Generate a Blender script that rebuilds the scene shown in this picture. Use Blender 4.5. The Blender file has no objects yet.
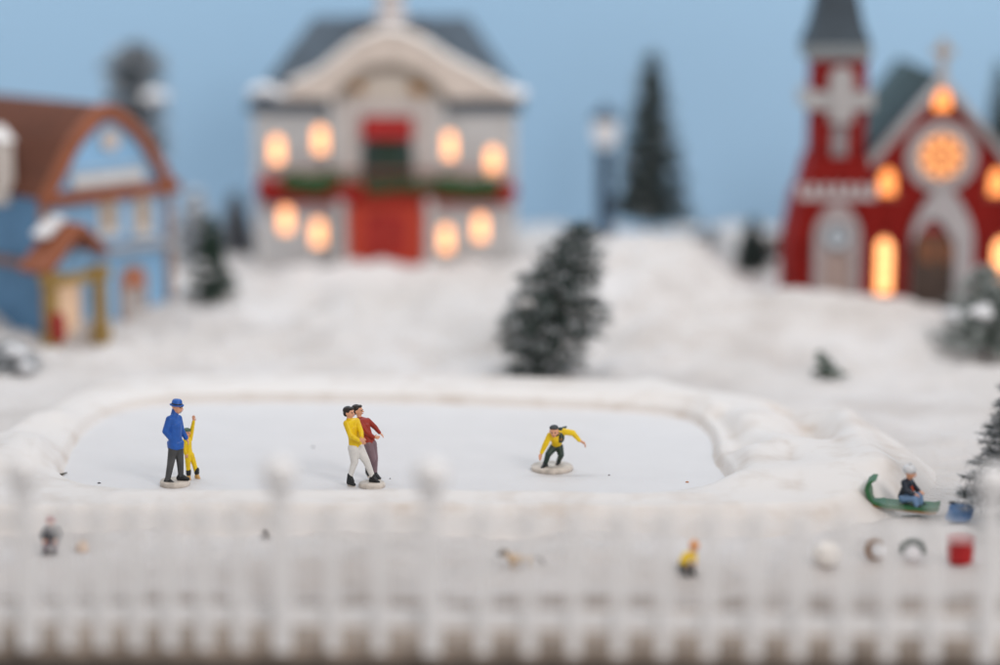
import bpy, bmesh, math, random
import numpy as np
from mathutils import Vector, Matrix, noise, geometry
random.seed(7)
PI = math.pi
R = math.radians
C = bpy.context.scene.collection
S = bpy.context.scene

# ------------------------------------------------ camera (1 unit = 1 cm, a table-top village)
H = 14.8; PITCH = R(10.8); F = 850 / 360 * 1000
cam = bpy.data.objects.new('camera', bpy.data.cameras.new('camera')); C.objects.link(cam)
cam.location = (0, 0, H); cam.rotation_euler = (PI / 2 - PITCH, 0, 0)
cam.data.lens = 850; cam.data.sensor_width = 360
cam.data.clip_start = 1; cam.data.clip_end = 1000
cam.data.dof.use_dof = True; cam.data.dof.focus_distance = 58.8; cam.data.dof.aperture_fstop = 0.44
cam.data.dof.aperture_blades = 0
S.camera = cam
S.render.resolution_x = 1024; S.render.resolution_y = 681
S.view_settings.view_transform = 'Standard'; S.view_settings.look = 'None'
S.view_settings.exposure = 0; S.view_settings.gamma = 1

# ------------------------------------------------ light: soft room light, a big soft lamp from the upper right
w = bpy.data.worlds.new('World'); S.world = w; w.use_nodes = True
bg = w.node_tree.nodes['Background']; bg.inputs[0].default_value = (1.0, 0.975, 0.965, 1); bg.inputs[1].default_value = 0.58
def area(name, loc, target, size, power, col):
    l = bpy.data.lights.new(name, 'AREA'); l.shape = 'RECTANGLE'; l.size = size[0]; l.size_y = size[1]
    l.energy = power; l.color = col
    o = bpy.data.objects.new(name, l); C.objects.link(o); o.location = loc
    o.rotation_euler = (Vector(target) - Vector(loc)).to_track_quat('-Z', 'Y').to_euler()
area('soft_lamp', (52, -14, 58), (0, 68, 0), (32, 32), 37000, (1.0, 0.955, 0.93))
area('backdrop_fill', (0, 82, 46), (0, 98, 14), (90, 12), 25000, (0.95, 0.98, 1.0))  # added unseen lamp, brightens the backdrop most towards its top

# ------------------------------------------------ pixel <-> place (only used to measure the set off the photo)
def at(x, y, Y):
    u = (x - 500) / F; v = (332.5 - y) / F
    t = Y / (math.cos(PITCH) + v * math.sin(PITCH))
    return Vector((u * t, Y, H + t * (v * math.cos(PITCH) - math.sin(PITCH))))
def gnd(x, y, z=0.0):
    u = (x - 500) / F; v = (332.5 - y) / F
    t = (z - H) / (v * math.cos(PITCH) - math.sin(PITCH))
    return Vector((u * t, t * (math.cos(PITCH) + v * math.sin(PITCH)), z))

# ------------------------------------------------ materials
def lin(c):
    return tuple(((v / 255) / 12.92 if v / 255 <= 0.04045 else ((v / 255 + 0.055) / 1.055) ** 2.4) for v in c)
MATS = {}
def mat(name, col, rough=0.6, var=0.12, scale=3.0, bump=0.0, bscale=20, emit=None, es=0, spec=0.4, col2=None, metal=0, sss=0, dist=0.05):
    if name in MATS: return MATS[name]
    m = bpy.data.materials.new(name); m.use_nodes = True; nt = m.node_tree; n = nt.nodes; l = nt.links
    b = n['Principled BSDF']; b.inputs['Roughness'].default_value = rough
    b.inputs['Specular IOR Level'].default_value = spec; b.inputs['Metallic'].default_value = metal
    tc = n.new('ShaderNodeTexCoord'); ns = n.new('ShaderNodeTexNoise'); ns.inputs['Scale'].default_value = scale
    ns.inputs['Detail'].default_value = 5
    l.new(tc.outputs['Object'], ns.inputs['Vector'])
    mr = n.new('ShaderNodeMapRange'); mr.inputs[1].default_value = 0.3; mr.inputs[2].default_value = 0.7
    l.new(ns.outputs['Fac'], mr.inputs[0])
    mx = n.new('ShaderNodeMix'); mx.data_type = 'RGBA'; l.new(mr.outputs[0], mx.inputs['Factor'])
    c1 = [v * (1 - var) for v in col] if col2 is None else col2
    mx.inputs['A'].default_value = (*c1, 1); mx.inputs['B'].default_value = (*[min(1, v * (1 + var * 0.6)) for v in col], 1)
    l.new(mx.outputs['Result'], b.inputs['Base Color'])
    if sss:
        b.inputs['Subsurface Weight'].default_value = sss; b.inputs['Subsurface Radius'].default_value = (0.3, 0.25, 0.22); b.inputs['Subsurface Scale'].default_value = 0.3
    if emit:
        b.inputs['Emission Color'].default_value = (*emit, 1); b.inputs['Emission Strength'].default_value = es
    if bump:
        n2 = n.new('ShaderNodeTexNoise'); n2.inputs['Scale'].default_value = bscale; n2.inputs['Detail'].default_value = 4
        l.new(tc.outputs['Object'], n2.inputs['Vector'])
        bp = n.new('ShaderNodeBump'); bp.inputs['Strength'].default_value = bump; bp.inputs['Distance'].default_value = dist
        l.new(n2.outputs['Fac'], bp.inputs['Height']); l.new(bp.outputs[0], b.inputs['Normal'])
    MATS[name] = m; return m

SNOW = mat('snow_blanket', (0.64, 0.615, 0.61), 0.95, 0.05, 0.22, 0.8, 3.5, spec=0.1, dist=0.15, col2=(0.56, 0.525, 0.505))
CLUMP = mat('snow_clump', (0.80, 0.80, 0.82), 0.9, 0.05, 2, 0.5, 12, spec=0.1)
FROST = mat('frost', (0.62, 0.64, 0.67), 0.9, 0.1, 4, spec=0.1)

# ------------------------------------------------ mesh helpers
class B:
    def __init__(s, M=None): s.bm = bmesh.new(); s.M = M or Matrix()
    def _x(s, vs, M=None):
        M = s.M @ M if M is not None else s.M
        for v in vs: v.co = M @ v.co
    def box(s, lo, hi, M=None):
        lo = Vector(lo); hi = Vector(hi); r = bmesh.ops.create_cube(s.bm, size=1)['verts']
        for v in r: v.co = Vector(((lo[i] + hi[i]) / 2 + v.co[i] * (hi[i] - lo[i])) for i in range(3))
        s._x(r, M); return s
    def ball(s, c, r, seg=16, rg=10, M=None):
        if not hasattr(r, '__len__'): r = (r, r, r)
        vs = bmesh.ops.create_uvsphere(s.bm, u_segments=seg, v_segments=rg, radius=1)['verts']
        for v in vs: v.co = Vector((c[i] + v.co[i] * r[i]) for i in range(3))
        s._x(vs, M); return s
    def tube(s, pts, rad, seg=10, closed=False):
        pts = [Vector(p) for p in pts]; n = len(pts)
        if not hasattr(rad, '__len__'): rad = [rad] * n
        rings = []; up = Vector((0.13, 0.31, 1)).normalized()
        for i, p in enumerate(pts):
            if closed: d = pts[(i + 1) % n] - pts[i - 1]
            else: d = pts[min(i + 1, n - 1)] - pts[max(i - 1, 0)]
            d.normalize(); a = d.cross(up)
            if a.length < 0.1: a = d.cross(Vector((1, 0, 0)))
            a.normalize(); b = d.cross(a).normalized()
            rings.append([s.bm.verts.new(s.M @ (p + (a * math.cos(k * 2 * PI / seg) + b * math.sin(k * 2 * PI / seg)) * rad[i])) for k in range(seg)])
        for i in range(n if closed else n - 1):
            A = rings[i]; Bq = rings[(i + 1) % n]
            for k in range(seg): s.bm.faces.new((A[k], A[(k + 1) % seg], Bq[(k + 1) % seg], Bq[k]))
        if not closed:
            s.bm.faces.new(rings[0][::-1]); s.bm.faces.new(rings[-1])
        return s
    def lathe(s, prof, c=(0, 0, 0), seg=28, sx=1, sy=1, M=None):
        c = Vector(c); rings = []; allv = []
        for r, z in prof:
            ring = [s.bm.verts.new((c[0] + r * sx * math.cos(k * 2 * PI / seg), c[1] + r * sy * math.sin(k * 2 * PI / seg), c[2] + z)) for k in range(seg)]
            rings.append(ring); allv += ring
        for i in range(len(rings) - 1):
            for k in range(seg): s.bm.faces.new((rings[i][k], rings[i][(k + 1) % seg], rings[i + 1][(k + 1) % seg], rings[i + 1][k]))
        s.bm.faces.new(rings[0][::-1]); s.bm.faces.new(rings[-1])
        s._x(allv, M); return s
    def prism(s, poly, y0, y1, holes=(), M=None):
        """outline in the (x,z) plane, extruded from y0 to y1; holes is a list of outlines"""
        loops = [list(poly)] + [list(h) for h in holes]
        if not holes:
            tris = None
        pts3 = [[Vector((p[0], 0, p[1])) for p in lp] for lp in loops]
        flat = [p for lp in loops for p in lp]
        fr = [s.bm.verts.new((p[0], y0, p[1])) for p in flat]; bk = [s.bm.verts.new((p[0], y1, p[1])) for p in flat]
        tes = geometry.tessellate_polygon(pts3)
        for a, b, c in tes:
            try: s.bm.faces.new((fr[a], fr[b], fr[c])); s.bm.faces.new((bk[c], bk[b], bk[a]))
            except ValueError: pass
        o = 0
        for lp in loops:
            n = len(lp)
            for k in range(n):
                i, j = o + k, o + (k + 1) % n
                s.bm.faces.new((fr[i], fr[j], bk[j], bk[i]))
            o += n
        s._x(fr + bk, M); return s
    def build(s, name, m, parent=None, smooth=False, bevel=0.0, label=None):
        bmesh.ops.recalc_face_normals(s.bm, faces=s.bm.faces)
        me = bpy.data.meshes.new(name); s.bm.to_mesh(me); s.bm.free()
        return link(name, me, m, parent, smooth, bevel, label)
def link(name, me, m, parent=None, smooth=False, bevel=0.0, label=None):
    o = bpy.data.objects.new(name, me); C.objects.link(o)
    for q in (m if isinstance(m, (list, tuple)) else [m]): me.materials.append(q)
    if parent is not None: o.parent = parent
    if smooth:
        for p in me.polygons: p.use_smooth = True
    if bevel:
        b = o.modifiers.new('bevel', 'BEVEL'); b.width = bevel; b.segments = 2; b.limit_method = 'ANGLE'
    if label: o['label'] = label
    return o
def thing(name, label, cat, loc=(0, 0, 0), rotz=0, group=None):
    o = bpy.data.objects.new(name, None); C.objects.link(o); o.empty_display_size = 0.3
    o.location = loc; o.rotation_euler = (0, 0, rotz)
    return tag(o, label, cat, group)
def tag(o, label, cat, group=None):
    o['label'] = label; o['category'] = cat
    if group: o['group'] = group
    return o
def copy_tree(o, parent=None):
    c = o.copy(); C.objects.link(c); c.parent = parent
    for ch in list(o.children): copy_tree(ch, c)
    return c
def arch(x0, x1, z0, z1, n=10, point=0.0):
    """arched outline; point>0 gives a gothic tip"""
    r = (x1 - x0) / 2; cx = (x0 + x1) / 2; zz = z1 - r * (1 + point)
    pts = [(x0, z0), (x1, z0)]
    for k in range(n + 1):
        a = PI * k / n
        pts.append((cx + r * math.cos(a), zz + r * (math.sin(a) * (1 + point * math.sin(a) ** 3))))
    return pts
def circle(cx, cz, r, n=28): return [(cx + r * math.cos(2 * PI * k / n), cz + r * math.sin(2 * PI * k / n)) for k in range(n)]

# ------------------------------------------------ ground: board, snow blanket, pond bank, ice
INNER = [(190,403),(145,406),(108,415),(84,432),(72,450),(66,466),(60,479),(78,490),(110,496),(200,499),(300,498),(430,499),(560,501),(640,502),(690,497),(715,490),(728,485),(724,474),(712,461),(714,447),(706,430),(682,417),(620,411),(540,408),(440,404),(300,402)]
OUTER = [(-70,520),(-60,480),(-10,443),(25,420),(60,398),(110,383),(200,379),(400,378),(550,380),(640,386),(780,402),(865,424),(920,450),(938,472),(905,494),(850,518),(700,522),(400,519),(100,519),(0,524)]
def smooth_poly(px, z, it=2):
    P = [np.array(gnd(x, y, z)[:2]) for x, y in px]
    for _ in range(it):
        Q = []
        for i in range(len(P)):
            a, b = P[i], P[(i + 1) % len(P)]; Q += [a * .75 + b * .25, a * .25 + b * .75]
        P = Q
    return np.array(P)
PIN = smooth_poly(INNER, 0.0); POUT = smooth_poly(OUTER, 0.15)
def sdist(X, Y, P):
    """signed distance, negative inside"""
    d = np.full(X.shape, 1e9); ins = np.zeros(X.shape, bool)
    for i in range(len(P)):
        a, b = P[i - 1], P[i]; ex, ey = b - a
        t = np.clip(((X - a[0]) * ex + (Y - a[1]) * ey) / (ex * ex + ey * ey + 1e-9), 0, 1)
        d = np.minimum(d, np.hypot(X - a[0] - t * ex, Y - a[1] - t * ey))
        c = ((a[1] > Y) != (b[1] > Y)) & (X < (b[0] - a[0]) * (Y - a[1]) / (b[1] - a[1] + 1e-12) + a[0])
        ins ^= c
    return np.where(ins, -d, d)
def ss(x, a, b):
    t = np.clip((x - a) / (b - a), 0, 1); return t * t * (3 - 2 * t)
def nz(X, Y, sc, seed=0, det=3):
    out = np.empty(X.shape); f = out.ravel(); xf = X.ravel(); yf = Y.ravel()
    for i in range(f.size): f[i] = noise.fractal((xf[i] * sc + seed * 17.3, yf[i] * sc + seed * 3.1, seed), 1.0, 2.0, det)
    return out
def ridge(X, Y, px, wd, h, z=0.1):
    P = [gnd(x, y, z) for x, y in px]; d = np.full(X.shape, 1e9)
    for a, b in zip(P, P[1:]):
        ex, ey = b.x - a.x, b.y - a.y
        t = np.clip(((X - a.x) * ex + (Y - a.y) * ey) / (ex * ex + ey * ey), 0, 1)
        d = np.minimum(d, np.hypot(X - a.x - t * ex, Y - a.y - t * ey))
    return h * np.exp(-(d / wd) ** 2)
def gauss(X, Y, cx, cy, sx, sy, h): return h * np.exp(-((X - cx) / sx) ** 2 - ((Y - cy) / sy) ** 2)
def grid_mesh(name, X, Y, Z, m, mask=None):
    ny, nx = X.shape; v = np.stack([X, Y, Z], -1).reshape(-1, 3)
    idx = np.arange(nx * ny).reshape(ny, nx)
    q = np.stack([idx[:-1, :-1], idx[:-1, 1:], idx[1:, 1:], idx[1:, :-1]], -1)
    if mask is not None: q = q[mask[:-1, :-1]]
    q = q.reshape(-1, 4); used = np.unique(q); rm = -np.ones(nx * ny, int); rm[used] = np.arange(used.size)
    me = bpy.data.meshes.new(name); me.from_pydata(v[used].tolist(), [], rm[q].tolist())
    o = link(name, me, m, smooth=True); return o, used

# snow heights
def snow_z(X, Y, noisy=True):
    z = -0.12 + 0.40 * ss(Y, 70, 77) + 0.62 * ss(Y, 75, 86) - 0.45 * ss(Y, 87, 97)
    hc = at(650, 240, 80)
    z = z + gauss(X, Y, hc.x - 0.2, 80, 3.6, 4.0, 2.5) + gauss(X, Y, 11.2, 76, 5.5, 3.5, 0.35)
    z = z + gauss(X, Y, -1.5, 77, 5, 3.5, 0.40) + gauss(X, Y, -12, 80, 3, 4, 0.15) + gauss(X, Y, 19, 72, 4, 3, 0.6) - gauss(X, Y, 9.5, 84, 2.6, 4, 0.3)
    z = z + 0.42 * (1 - ss(Y, 45.9, 49.0)) - 0.6 * (Y < 45.75)
    if noisy: z = z + 0.34 * nz(X, Y, 0.2, 2) * ss(Y, 69, 76) + gauss(X, Y, 10.4, 77.0, 2.3, 1.5, 0.75) + gauss(X, Y, -3.5, 83.5, 4.5, 1.2, 0.22) + 0.34 * nz(X, Y, 0.45, 5) * (0.35 + ss(Y, 69, 74)) + 0.12 * nz(X, Y, 1.1, 8) * (0.5 + ss(Y, 69, 74)) + 0.04 * nz(X, Y, 2.6, 9)
    if noisy: z = z + 0.22 * nz(X, Y, 0.4, 31) * ss(Y, 85, 92)
    din = -sdist(X, Y, POUT)
    return z - 0.7 * ss(din, 0.05, 1.0)
gx = np.concatenate([np.linspace(-45, -24, 30, endpoint=False), np.linspace(-24, 24, 260, endpoint=False), np.linspace(24, 45, 30)])
gy = np.concatenate([[45.68], np.linspace(45.78, 72, 150, endpoint=False), np.linspace(72, 97.9, 170)])
X, Y = np.meshgrid(gx, gy)
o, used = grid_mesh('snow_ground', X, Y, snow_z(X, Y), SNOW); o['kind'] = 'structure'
brown_tone = np.clip((1 - ss(Y, 46.8, 48.8)) * (0.75 + 1.0 * nz(X, Y, 0.9, 41)) + 0.22 * (1 - ss(Y, 50, 53)), 0, 1) + np.clip(0.5 * nz(X, Y, 0.35, 42), 0, 0.35)  # brown-grey tone, blotchy and stronger towards the front edge
atr = o.data.attributes.new('brown_tone', 'FLOAT', 'POINT'); atr.data.foreach_set('value', brown_tone.ravel()[used].astype(np.float32))
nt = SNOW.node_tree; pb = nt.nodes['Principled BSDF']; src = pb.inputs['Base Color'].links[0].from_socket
at_ = nt.nodes.new('ShaderNodeAttribute'); at_.attribute_name = 'brown_tone'; mz = nt.nodes.new('ShaderNodeMix'); mz.data_type = 'RGBA'
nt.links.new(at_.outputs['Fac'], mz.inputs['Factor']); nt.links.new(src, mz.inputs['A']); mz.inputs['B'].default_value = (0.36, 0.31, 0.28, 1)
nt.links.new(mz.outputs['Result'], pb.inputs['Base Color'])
def sz(x, y): return float(snow_z(np.array([[x]]), np.array([[y]]))[0, 0])

# pond bank (moulded plaster) with brown dirt in its folds and a painted shadow line at the shore
def bank_z(X, Y):
    di = sdist(X, Y, PIN); do = -sdist(X, Y, POUT)
    z = -0.16 + 0.16 * ss(di, -0.25, 0.0) + 0.26 * ss(di, 0.0, 0.2) + 0.14 * ss(di, 0.15, 0.9)
    r = ridge(X, Y, [(742, 474), (780, 456), (812, 462), (850, 482)], 0.9, 0.24) + ridge(X, Y, [(736, 448), (765, 430), (790, 426)], 0.7, 0.18)
    r += ridge(X, Y, [(750, 492), (800, 486), (850, 496)], 1.0, 0.2)
    r += ridge(X, Y, [(735, 432), (700, 412), (650, 396)], 0.7, 0.22)
    r += ridge(X, Y, [(850, 406), (846, 436), (868, 472), (884, 486)], 0.55, 0.32)
    r -= ridge(X, Y, [(716, 424), (730, 440), (744, 456)], 0.45, 0.30) + ridge(X, Y, [(786, 414), (806, 430), (816, 446)], 0.5, 0.36)
    r += ridge(X, Y, [(55, 470), (25, 458), (-5, 480)], 0.8, 0.36)
    r += ridge(X, Y, [(95, 425), (40, 432), (-10, 455)], 0.6, 0.2)
    r += ridge(X, Y, [(700, 508), (400, 506), (120, 506)], 0.35, 0.07)
    z = z + r * ss(di, 0.0, 0.7) + ss(di, 0.1, 0.6) * 0.06 * nz(X, Y, 0.4, 11, 1)
    z = z - 0.75 * (1 - ss(do, -0.6, 0.7))
    return z, di, do
gx = np.linspace(-20.5, 13.5, 520); gy = np.linspace(50.5, 72, 330); X, Y = np.meshgrid(gx, gy)
Z, di, do = bank_z(X, Y)
crease = 0.3 * np.exp(-((di - 0.02) / 0.10) ** 2)  # the rim's shadow line, put into the plaster colour
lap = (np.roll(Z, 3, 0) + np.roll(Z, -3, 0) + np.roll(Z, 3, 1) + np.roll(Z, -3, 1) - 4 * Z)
dirt_shade = crease + np.clip(lap * 9, 0, 1) * ss(X + 0.5 * nz(X, Y, 0.4, 21), 4, 9) + np.clip(lap * 7, 0, 1) * (1 - ss(X, -15, -11)) * 0.8 + 0.5 * np.exp(-((do - 0.45) / 0.4) ** 2) * (0.4 + nz(X, Y, 0.5, 22))
bankm = bpy.data.materials.new('painted_plaster'); bankm.use_nodes = True; nt = bankm.node_tree; n = nt.nodes; l = nt.links
b = n['Principled BSDF']; b.inputs['Roughness'].default_value = 0.55; b.inputs['Specular IOR Level'].default_value = 0.35
va = n.new('ShaderNodeAttribute'); va.attribute_name = 'dirt_shade'
tc = n.new('ShaderNodeTexCoord'); ns = n.new('ShaderNodeTexNoise'); ns.inputs['Scale'].default_value = 1.1; ns.inputs['Detail'].default_value = 3; ns.inputs['Roughness'].default_value = 0.5
l.new(tc.outputs['Object'], ns.inputs[0])
mm = n.new('ShaderNodeMath'); mm.operation = 'MULTIPLY'; l.new(va.outputs['Fac'], mm.inputs[0]); l.new(ns.outputs['Fac'], mm.inputs[1])
ma = n.new('ShaderNodeMapRange'); ma.inputs[1].default_value = 0.5; ma.inputs[2].default_value = 0.8; ma.inputs[4].default_value = 0.42; l.new(ns.outputs['Fac'], ma.inputs[0])
ad = n.new('ShaderNodeMath'); ad.operation = 'ADD'; ad.use_clamp = True; l.new(mm.outputs[0], ad.inputs[0]); l.new(ma.outputs[0], ad.inputs[1])
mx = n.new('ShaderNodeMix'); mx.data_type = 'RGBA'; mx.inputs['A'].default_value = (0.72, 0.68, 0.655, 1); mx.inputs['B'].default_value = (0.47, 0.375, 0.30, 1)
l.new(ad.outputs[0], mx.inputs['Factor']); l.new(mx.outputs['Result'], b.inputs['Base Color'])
n2 = n.new('ShaderNodeTexNoise'); n2.inputs['Scale'].default_value = 9; n2.inputs['Detail'].default_value = 6; l.new(tc.outputs['Object'], n2.inputs[0])
bp = n.new('ShaderNodeBump'); bp.inputs['Strength'].default_value = 0.2; bp.inputs['Distance'].default_value = 0.02; l.new(n2.outputs['Fac'], bp.inputs['Height']); l.new(bp.outputs[0], b.inputs['Normal'])
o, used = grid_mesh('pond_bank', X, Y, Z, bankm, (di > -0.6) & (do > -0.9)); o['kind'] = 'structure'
atr = o.data.attributes.new('dirt_shade', 'FLOAT', 'POINT'); atr.data.foreach_set('value', np.clip(dirt_shade, 0, 1.5).ravel()[used].astype(np.float32))

# ice
icem = bpy.data.materials.new('painted_ice'); icem.use_nodes = True; nt = icem.node_tree; n = nt.nodes; l = nt.links
b = n['Principled BSDF']; b.inputs['Roughness'].default_value = 0.5; b.inputs['Specular IOR Level'].default_value = 0.12
tc = n.new('ShaderNodeTexCoord'); ns = n.new('ShaderNodeTexNoise'); ns.inputs['Scale'].default_value = 0.8; ns.inputs['Detail'].default_value = 6; l.new(tc.outputs['Object'], ns.inputs[0])
mx = n.new('ShaderNodeMix'); mx.data_type = 'RGBA'; mx.inputs['A'].default_value = (0.63, 0.615, 0.62, 1); mx.inputs['B'].default_value = (0.70, 0.685, 0.69, 1); l.new(ns.outputs['Fac'], mx.inputs['Factor'])
vo = n.new('ShaderNodeTexVoronoi'); vo.inputs['Scale'].default_value = 0.42; vo.inputs['Randomness'].default_value = 1; l.new(tc.outputs['Object'], vo.inputs['Vector'])
cr = n.new('ShaderNodeMapRange'); cr.inputs[1].default_value = 0.05; cr.inputs[2].default_value = 0.12; cr.inputs[3].default_value = 0.30; cr.inputs[4].default_value = 0; l.new(vo.outputs['Distance'], cr.inputs[0])
m2 = n.new('ShaderNodeMix'); m2.data_type = 'RGBA'; l.new(cr.outputs[0], m2.inputs['Factor']); l.new(mx.outputs['Result'], m2.inputs['A']); m2.inputs['B'].default_value = (0.36, 0.31, 0.29, 1)
l.new(m2.outputs['Result'], b.inputs['Base Color'])
n2 = n.new('ShaderNodeTexNoise'); n2.inputs['Scale'].default_value = 14; n2.inputs['Detail'].default_value = 6; l.new(tc.outputs['Object'], n2.inputs[0])
bp = n.new('ShaderNodeBump'); bp.inputs['Strength'].default_value = 0.25; bp.inputs['Distance'].default_value = 0.03; l.new(n2.outputs['Fac'], bp.inputs['Height']); l.new(bp.outputs[0], b.inputs['Normal'])
ic = bmesh.new(); P2 = PIN
d2 = [ic.verts.new((p[0] + (0.16 if p[0] > 5 else -0.16 if p[0] < -9 else 0), p[1] + (0.16 if p[1] > 60 else -0.16), 0.0)) for p in P2]
ic.faces.new(d2); bmesh.ops.recalc_face_normals(ic, faces=ic.faces)
me = bpy.data.meshes.new('ice'); ic.to_mesh(me); o = link('ice', me, icem); o['kind'] = 'structure'
if me.polygons[0].normal.z < 0: me.flip_normals()

# board in front, dark floor below
bd = B().box((-60, 44.0, -1.8), (60, 97.9, -0.92)).build('base_board', mat('board', (0.07, 0.065, 0.06), 0.8, 0.25, 0.7, 0.3, 6), bevel=0.05)
bd['kind'] = 'structure'
b2 = B().box((-60, 43.75, -0.1), (60, 46.35, 0.25), M=Matrix.Rotation(R(-0.9), 4, 'Z')).build('board_ledge', mat('ledge', (0.40, 0.32, 0.26), 0.8, 0.25, 0.9, 0.3, 6), bevel=0.05); b2['kind'] = 'structure'
b3 = B().box((-60, 43.95, -0.92 + 0.004), (60, 46.3, -0.103), M=Matrix.Rotation(R(-0.9), 4, 'Z')).build('board_edge', MATS['board']); b3['kind'] = 'structure'
fl = B().box((-150, -60, -30.5), (150, 160, -30)).build('floor', mat('floor', (0.07, 0.068, 0.065), 0.7)); fl['kind'] = 'structure'
bk = B().box((-55, 98, -8), (55, 99, 40)).build('sky_backdrop', mat('blue_paint', (0.33, 0.50, 0.67), 0.9, 0.05, 0.04, spec=0.1)); bk['kind'] = 'structure'

# ------------------------------------------------ conifers of bristle
def conifer(label, loc, h, r, n, seed, group=None, flock=0.25, lean=(0, 0), name='bottle_brush_tree', needle=0.16, prof=None, base=True, green=(0.035, 0.06, 0.05), clumps=0, thick=0.012, snow=None, bare=0.12, flock_mat=None):
    rnd = random.Random(seed)
    t = thing(name, label, 'tree', loc, 0, group)
    top = Vector((lean[0], lean[1], h))
    tm = mat('wire_trunk', (0.12, 0.08, 0.05), 0.7, 0.2, 8)
    B().tube([(0, 0, -0.3), top * bare * 1.5, top * 0.6, top * 0.99], [0.045 + h * 0.008, 0.04 + h * 0.006, 0.03, 0.012]).build('trunk', tm, t, True)
    prof = prof or (lambda u: (1 - u) ** 0.85 * (0.35 + 0.65 * min(1, u * 8 + 0.35)))
    V = []; Fc = []; Mi = []
    nb = max(14, int(n / 90))
    brs = []
    for i in range(nb):
        u = bare + (1 - bare) * ((i + rnd.random()) / nb) ** 1.15
        a = i * 2.39996 + rnd.uniform(-.3, .3)
        L = r * prof((u - bare) / (1 - bare)) * rnd.uniform(0.78, 1.12)
        brs.append((u, a, L))
    wsum = sum(b[2] + 0.05 for b in brs)
    for u, a, L in brs:
        p0 = top * u; d = Vector((math.cos(a), math.sin(a), rnd.uniform(-0.05, 0.38))).normalized()
        for _ in range(int(n * (L + 0.05) / wsum)):
            q = rnd.random() ** 0.75
            c = p0 + d * (L * q) + Vector((0, 0, -0.12 * L * q * q))
            nd = (d * rnd.uniform(0.2, 1.1) + Vector((rnd.gauss(0, .7), rnd.gauss(0, .7), rnd.gauss(0, .7)))).normalized()
            ln = needle * rnd.uniform(0.5, 1.2); e = c + nd * ln
            sd = nd.cross(Vector((rnd.gauss(0, 1), rnd.gauss(0, 1), rnd.gauss(0, 1)))).normalized() * thick * rnd.uniform(.7, 1.3)
            k = len(V); V += [c - sd, c + sd, e + sd * .3, e - sd * .3]
            Fc.append((k, k + 1, k + 2, k + 3)); Mi.append(1 if (rnd.random() < flock * (0.4 + 1.0 * q) and nd.z > -0.5) else 0)
    me = bpy.data.meshes.new('crown'); me.from_pydata([tuple(v) for v in V], [], Fc); me.polygons.foreach_set('material_index', Mi)
    gm = mat('needles_%d' % int(green[1] * 1000), green, 0.7, 0.4, 2.5, spec=0.25, col2=tuple(v * 0.55 for v in green))
    link('crown', me, [gm, flock_mat or FROST], t)
    if clumps:
        for cpos, cr in (snow or [(brs[rnd.randrange(nb)], None) for _ in range(clumps)]):
            bb = B()
            if cr is None:
                u, a, L = cpos; c = top * u + Vector((math.cos(a), math.sin(a), 0.15)) * L * 0.8; cr = r * rnd.uniform(.13, .22)
            else: c = Vector(cpos)
            for _ in range(4): bb.ball(c + Vector((rnd.gauss(0, 1), rnd.gauss(0, 1), rnd.gauss(0, .5))) * cr * .4, (cr, cr, cr * .6), 12, 8)
            bb.build('snow_clump', CLUMP, t, True)
    return t

# ------------------------------------------------ the three buildings
def window(parent, x0, x1, z0, z1, y, pane, frame_m, M=None, fw=0.07, point=0.0, mull=True, depth=0.12, name='window', bars=1):
    b = B(M); b.prism(arch(x0 - fw, x1 + fw, z0 - fw, z1 + fw, point=point), y - depth, y + 0.03, [arch(x0, x1, z0, z1, point=point)[::-1]])
    b.box((x0 - fw * 1.8, y - depth * 1.6, z0 - fw * 1.6), (x1 + fw * 1.8, y - 0.002, z0 - fw * 0.9))
    if mull:
        cx = (x0 + x1) / 2
        b.box((cx - .012, y - depth * .6, z0), (cx + .012, y - depth * .35, z1 - 0.01))
        for k in range(bars):
            zz = z0 + (z1 - z0) * (k + 1) / (bars + 1)
            b.box((x0, y - depth * .62, zz - .012), (x1, y - depth * .36, zz + .012))
    f = b.build(name, frame_m, parent)
    B(M).prism(arch(x0, x1, z0, z1, point=point), y - depth * 0.3, y - 0.004).build('pane', pane, f)
    return f
def lit(name, col, s): return mat(name, (0.5, 0.3, 0.15), 0.4, 0.1, 2, emit=col, es=s)
PEACH = lit('warm_pane', (1.0, 0.43, 0.18), 2.7)
AMBER = lit('amber_pane', (1.0, 0.30, 0.06), 2.0)
GLOW = lit('bright_amber_pane', (1.0, 0.42, 0.15), 2.7)
WHITE = mat('white_trim', (0.66, 0.65, 0.64), 0.6, 0.12, 2, 0.2, 15)
CREAM = mat('cream_trim', (0.72, 0.62, 0.55), 0.6, 0.12, 1.2, 0.2, 15)
SIDING = mat('grey_siding', (0.66, 0.65, 0.645), 0.6, 0.12, 1.5, 0.3, 9)
SLATE = mat('slate', (0.065, 0.09, 0.12), 0.7, 0.3, 2, 0.5, 9)
REDP = mat('red_paint', (0.40, 0.018, 0.012), 0.5, 0.25, 1.5, 0.2, 10)
DOORR = mat('door_red', (0.55, 0.045, 0.02), 0.5, 0.2, 1.5)
DRED = mat('deep_red', (0.30, 0.008, 0.006), 0.6, 0.25, 3, spec=0.2)
GARL = mat('garland_green', (0.03, 0.085, 0.025), 0.9, 0.5, 6, 1.0, 16, dist=0.1)
GOLD = mat('ochre', (0.45, 0.22, 0.06), 0.5, 0.3, 4)

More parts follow.
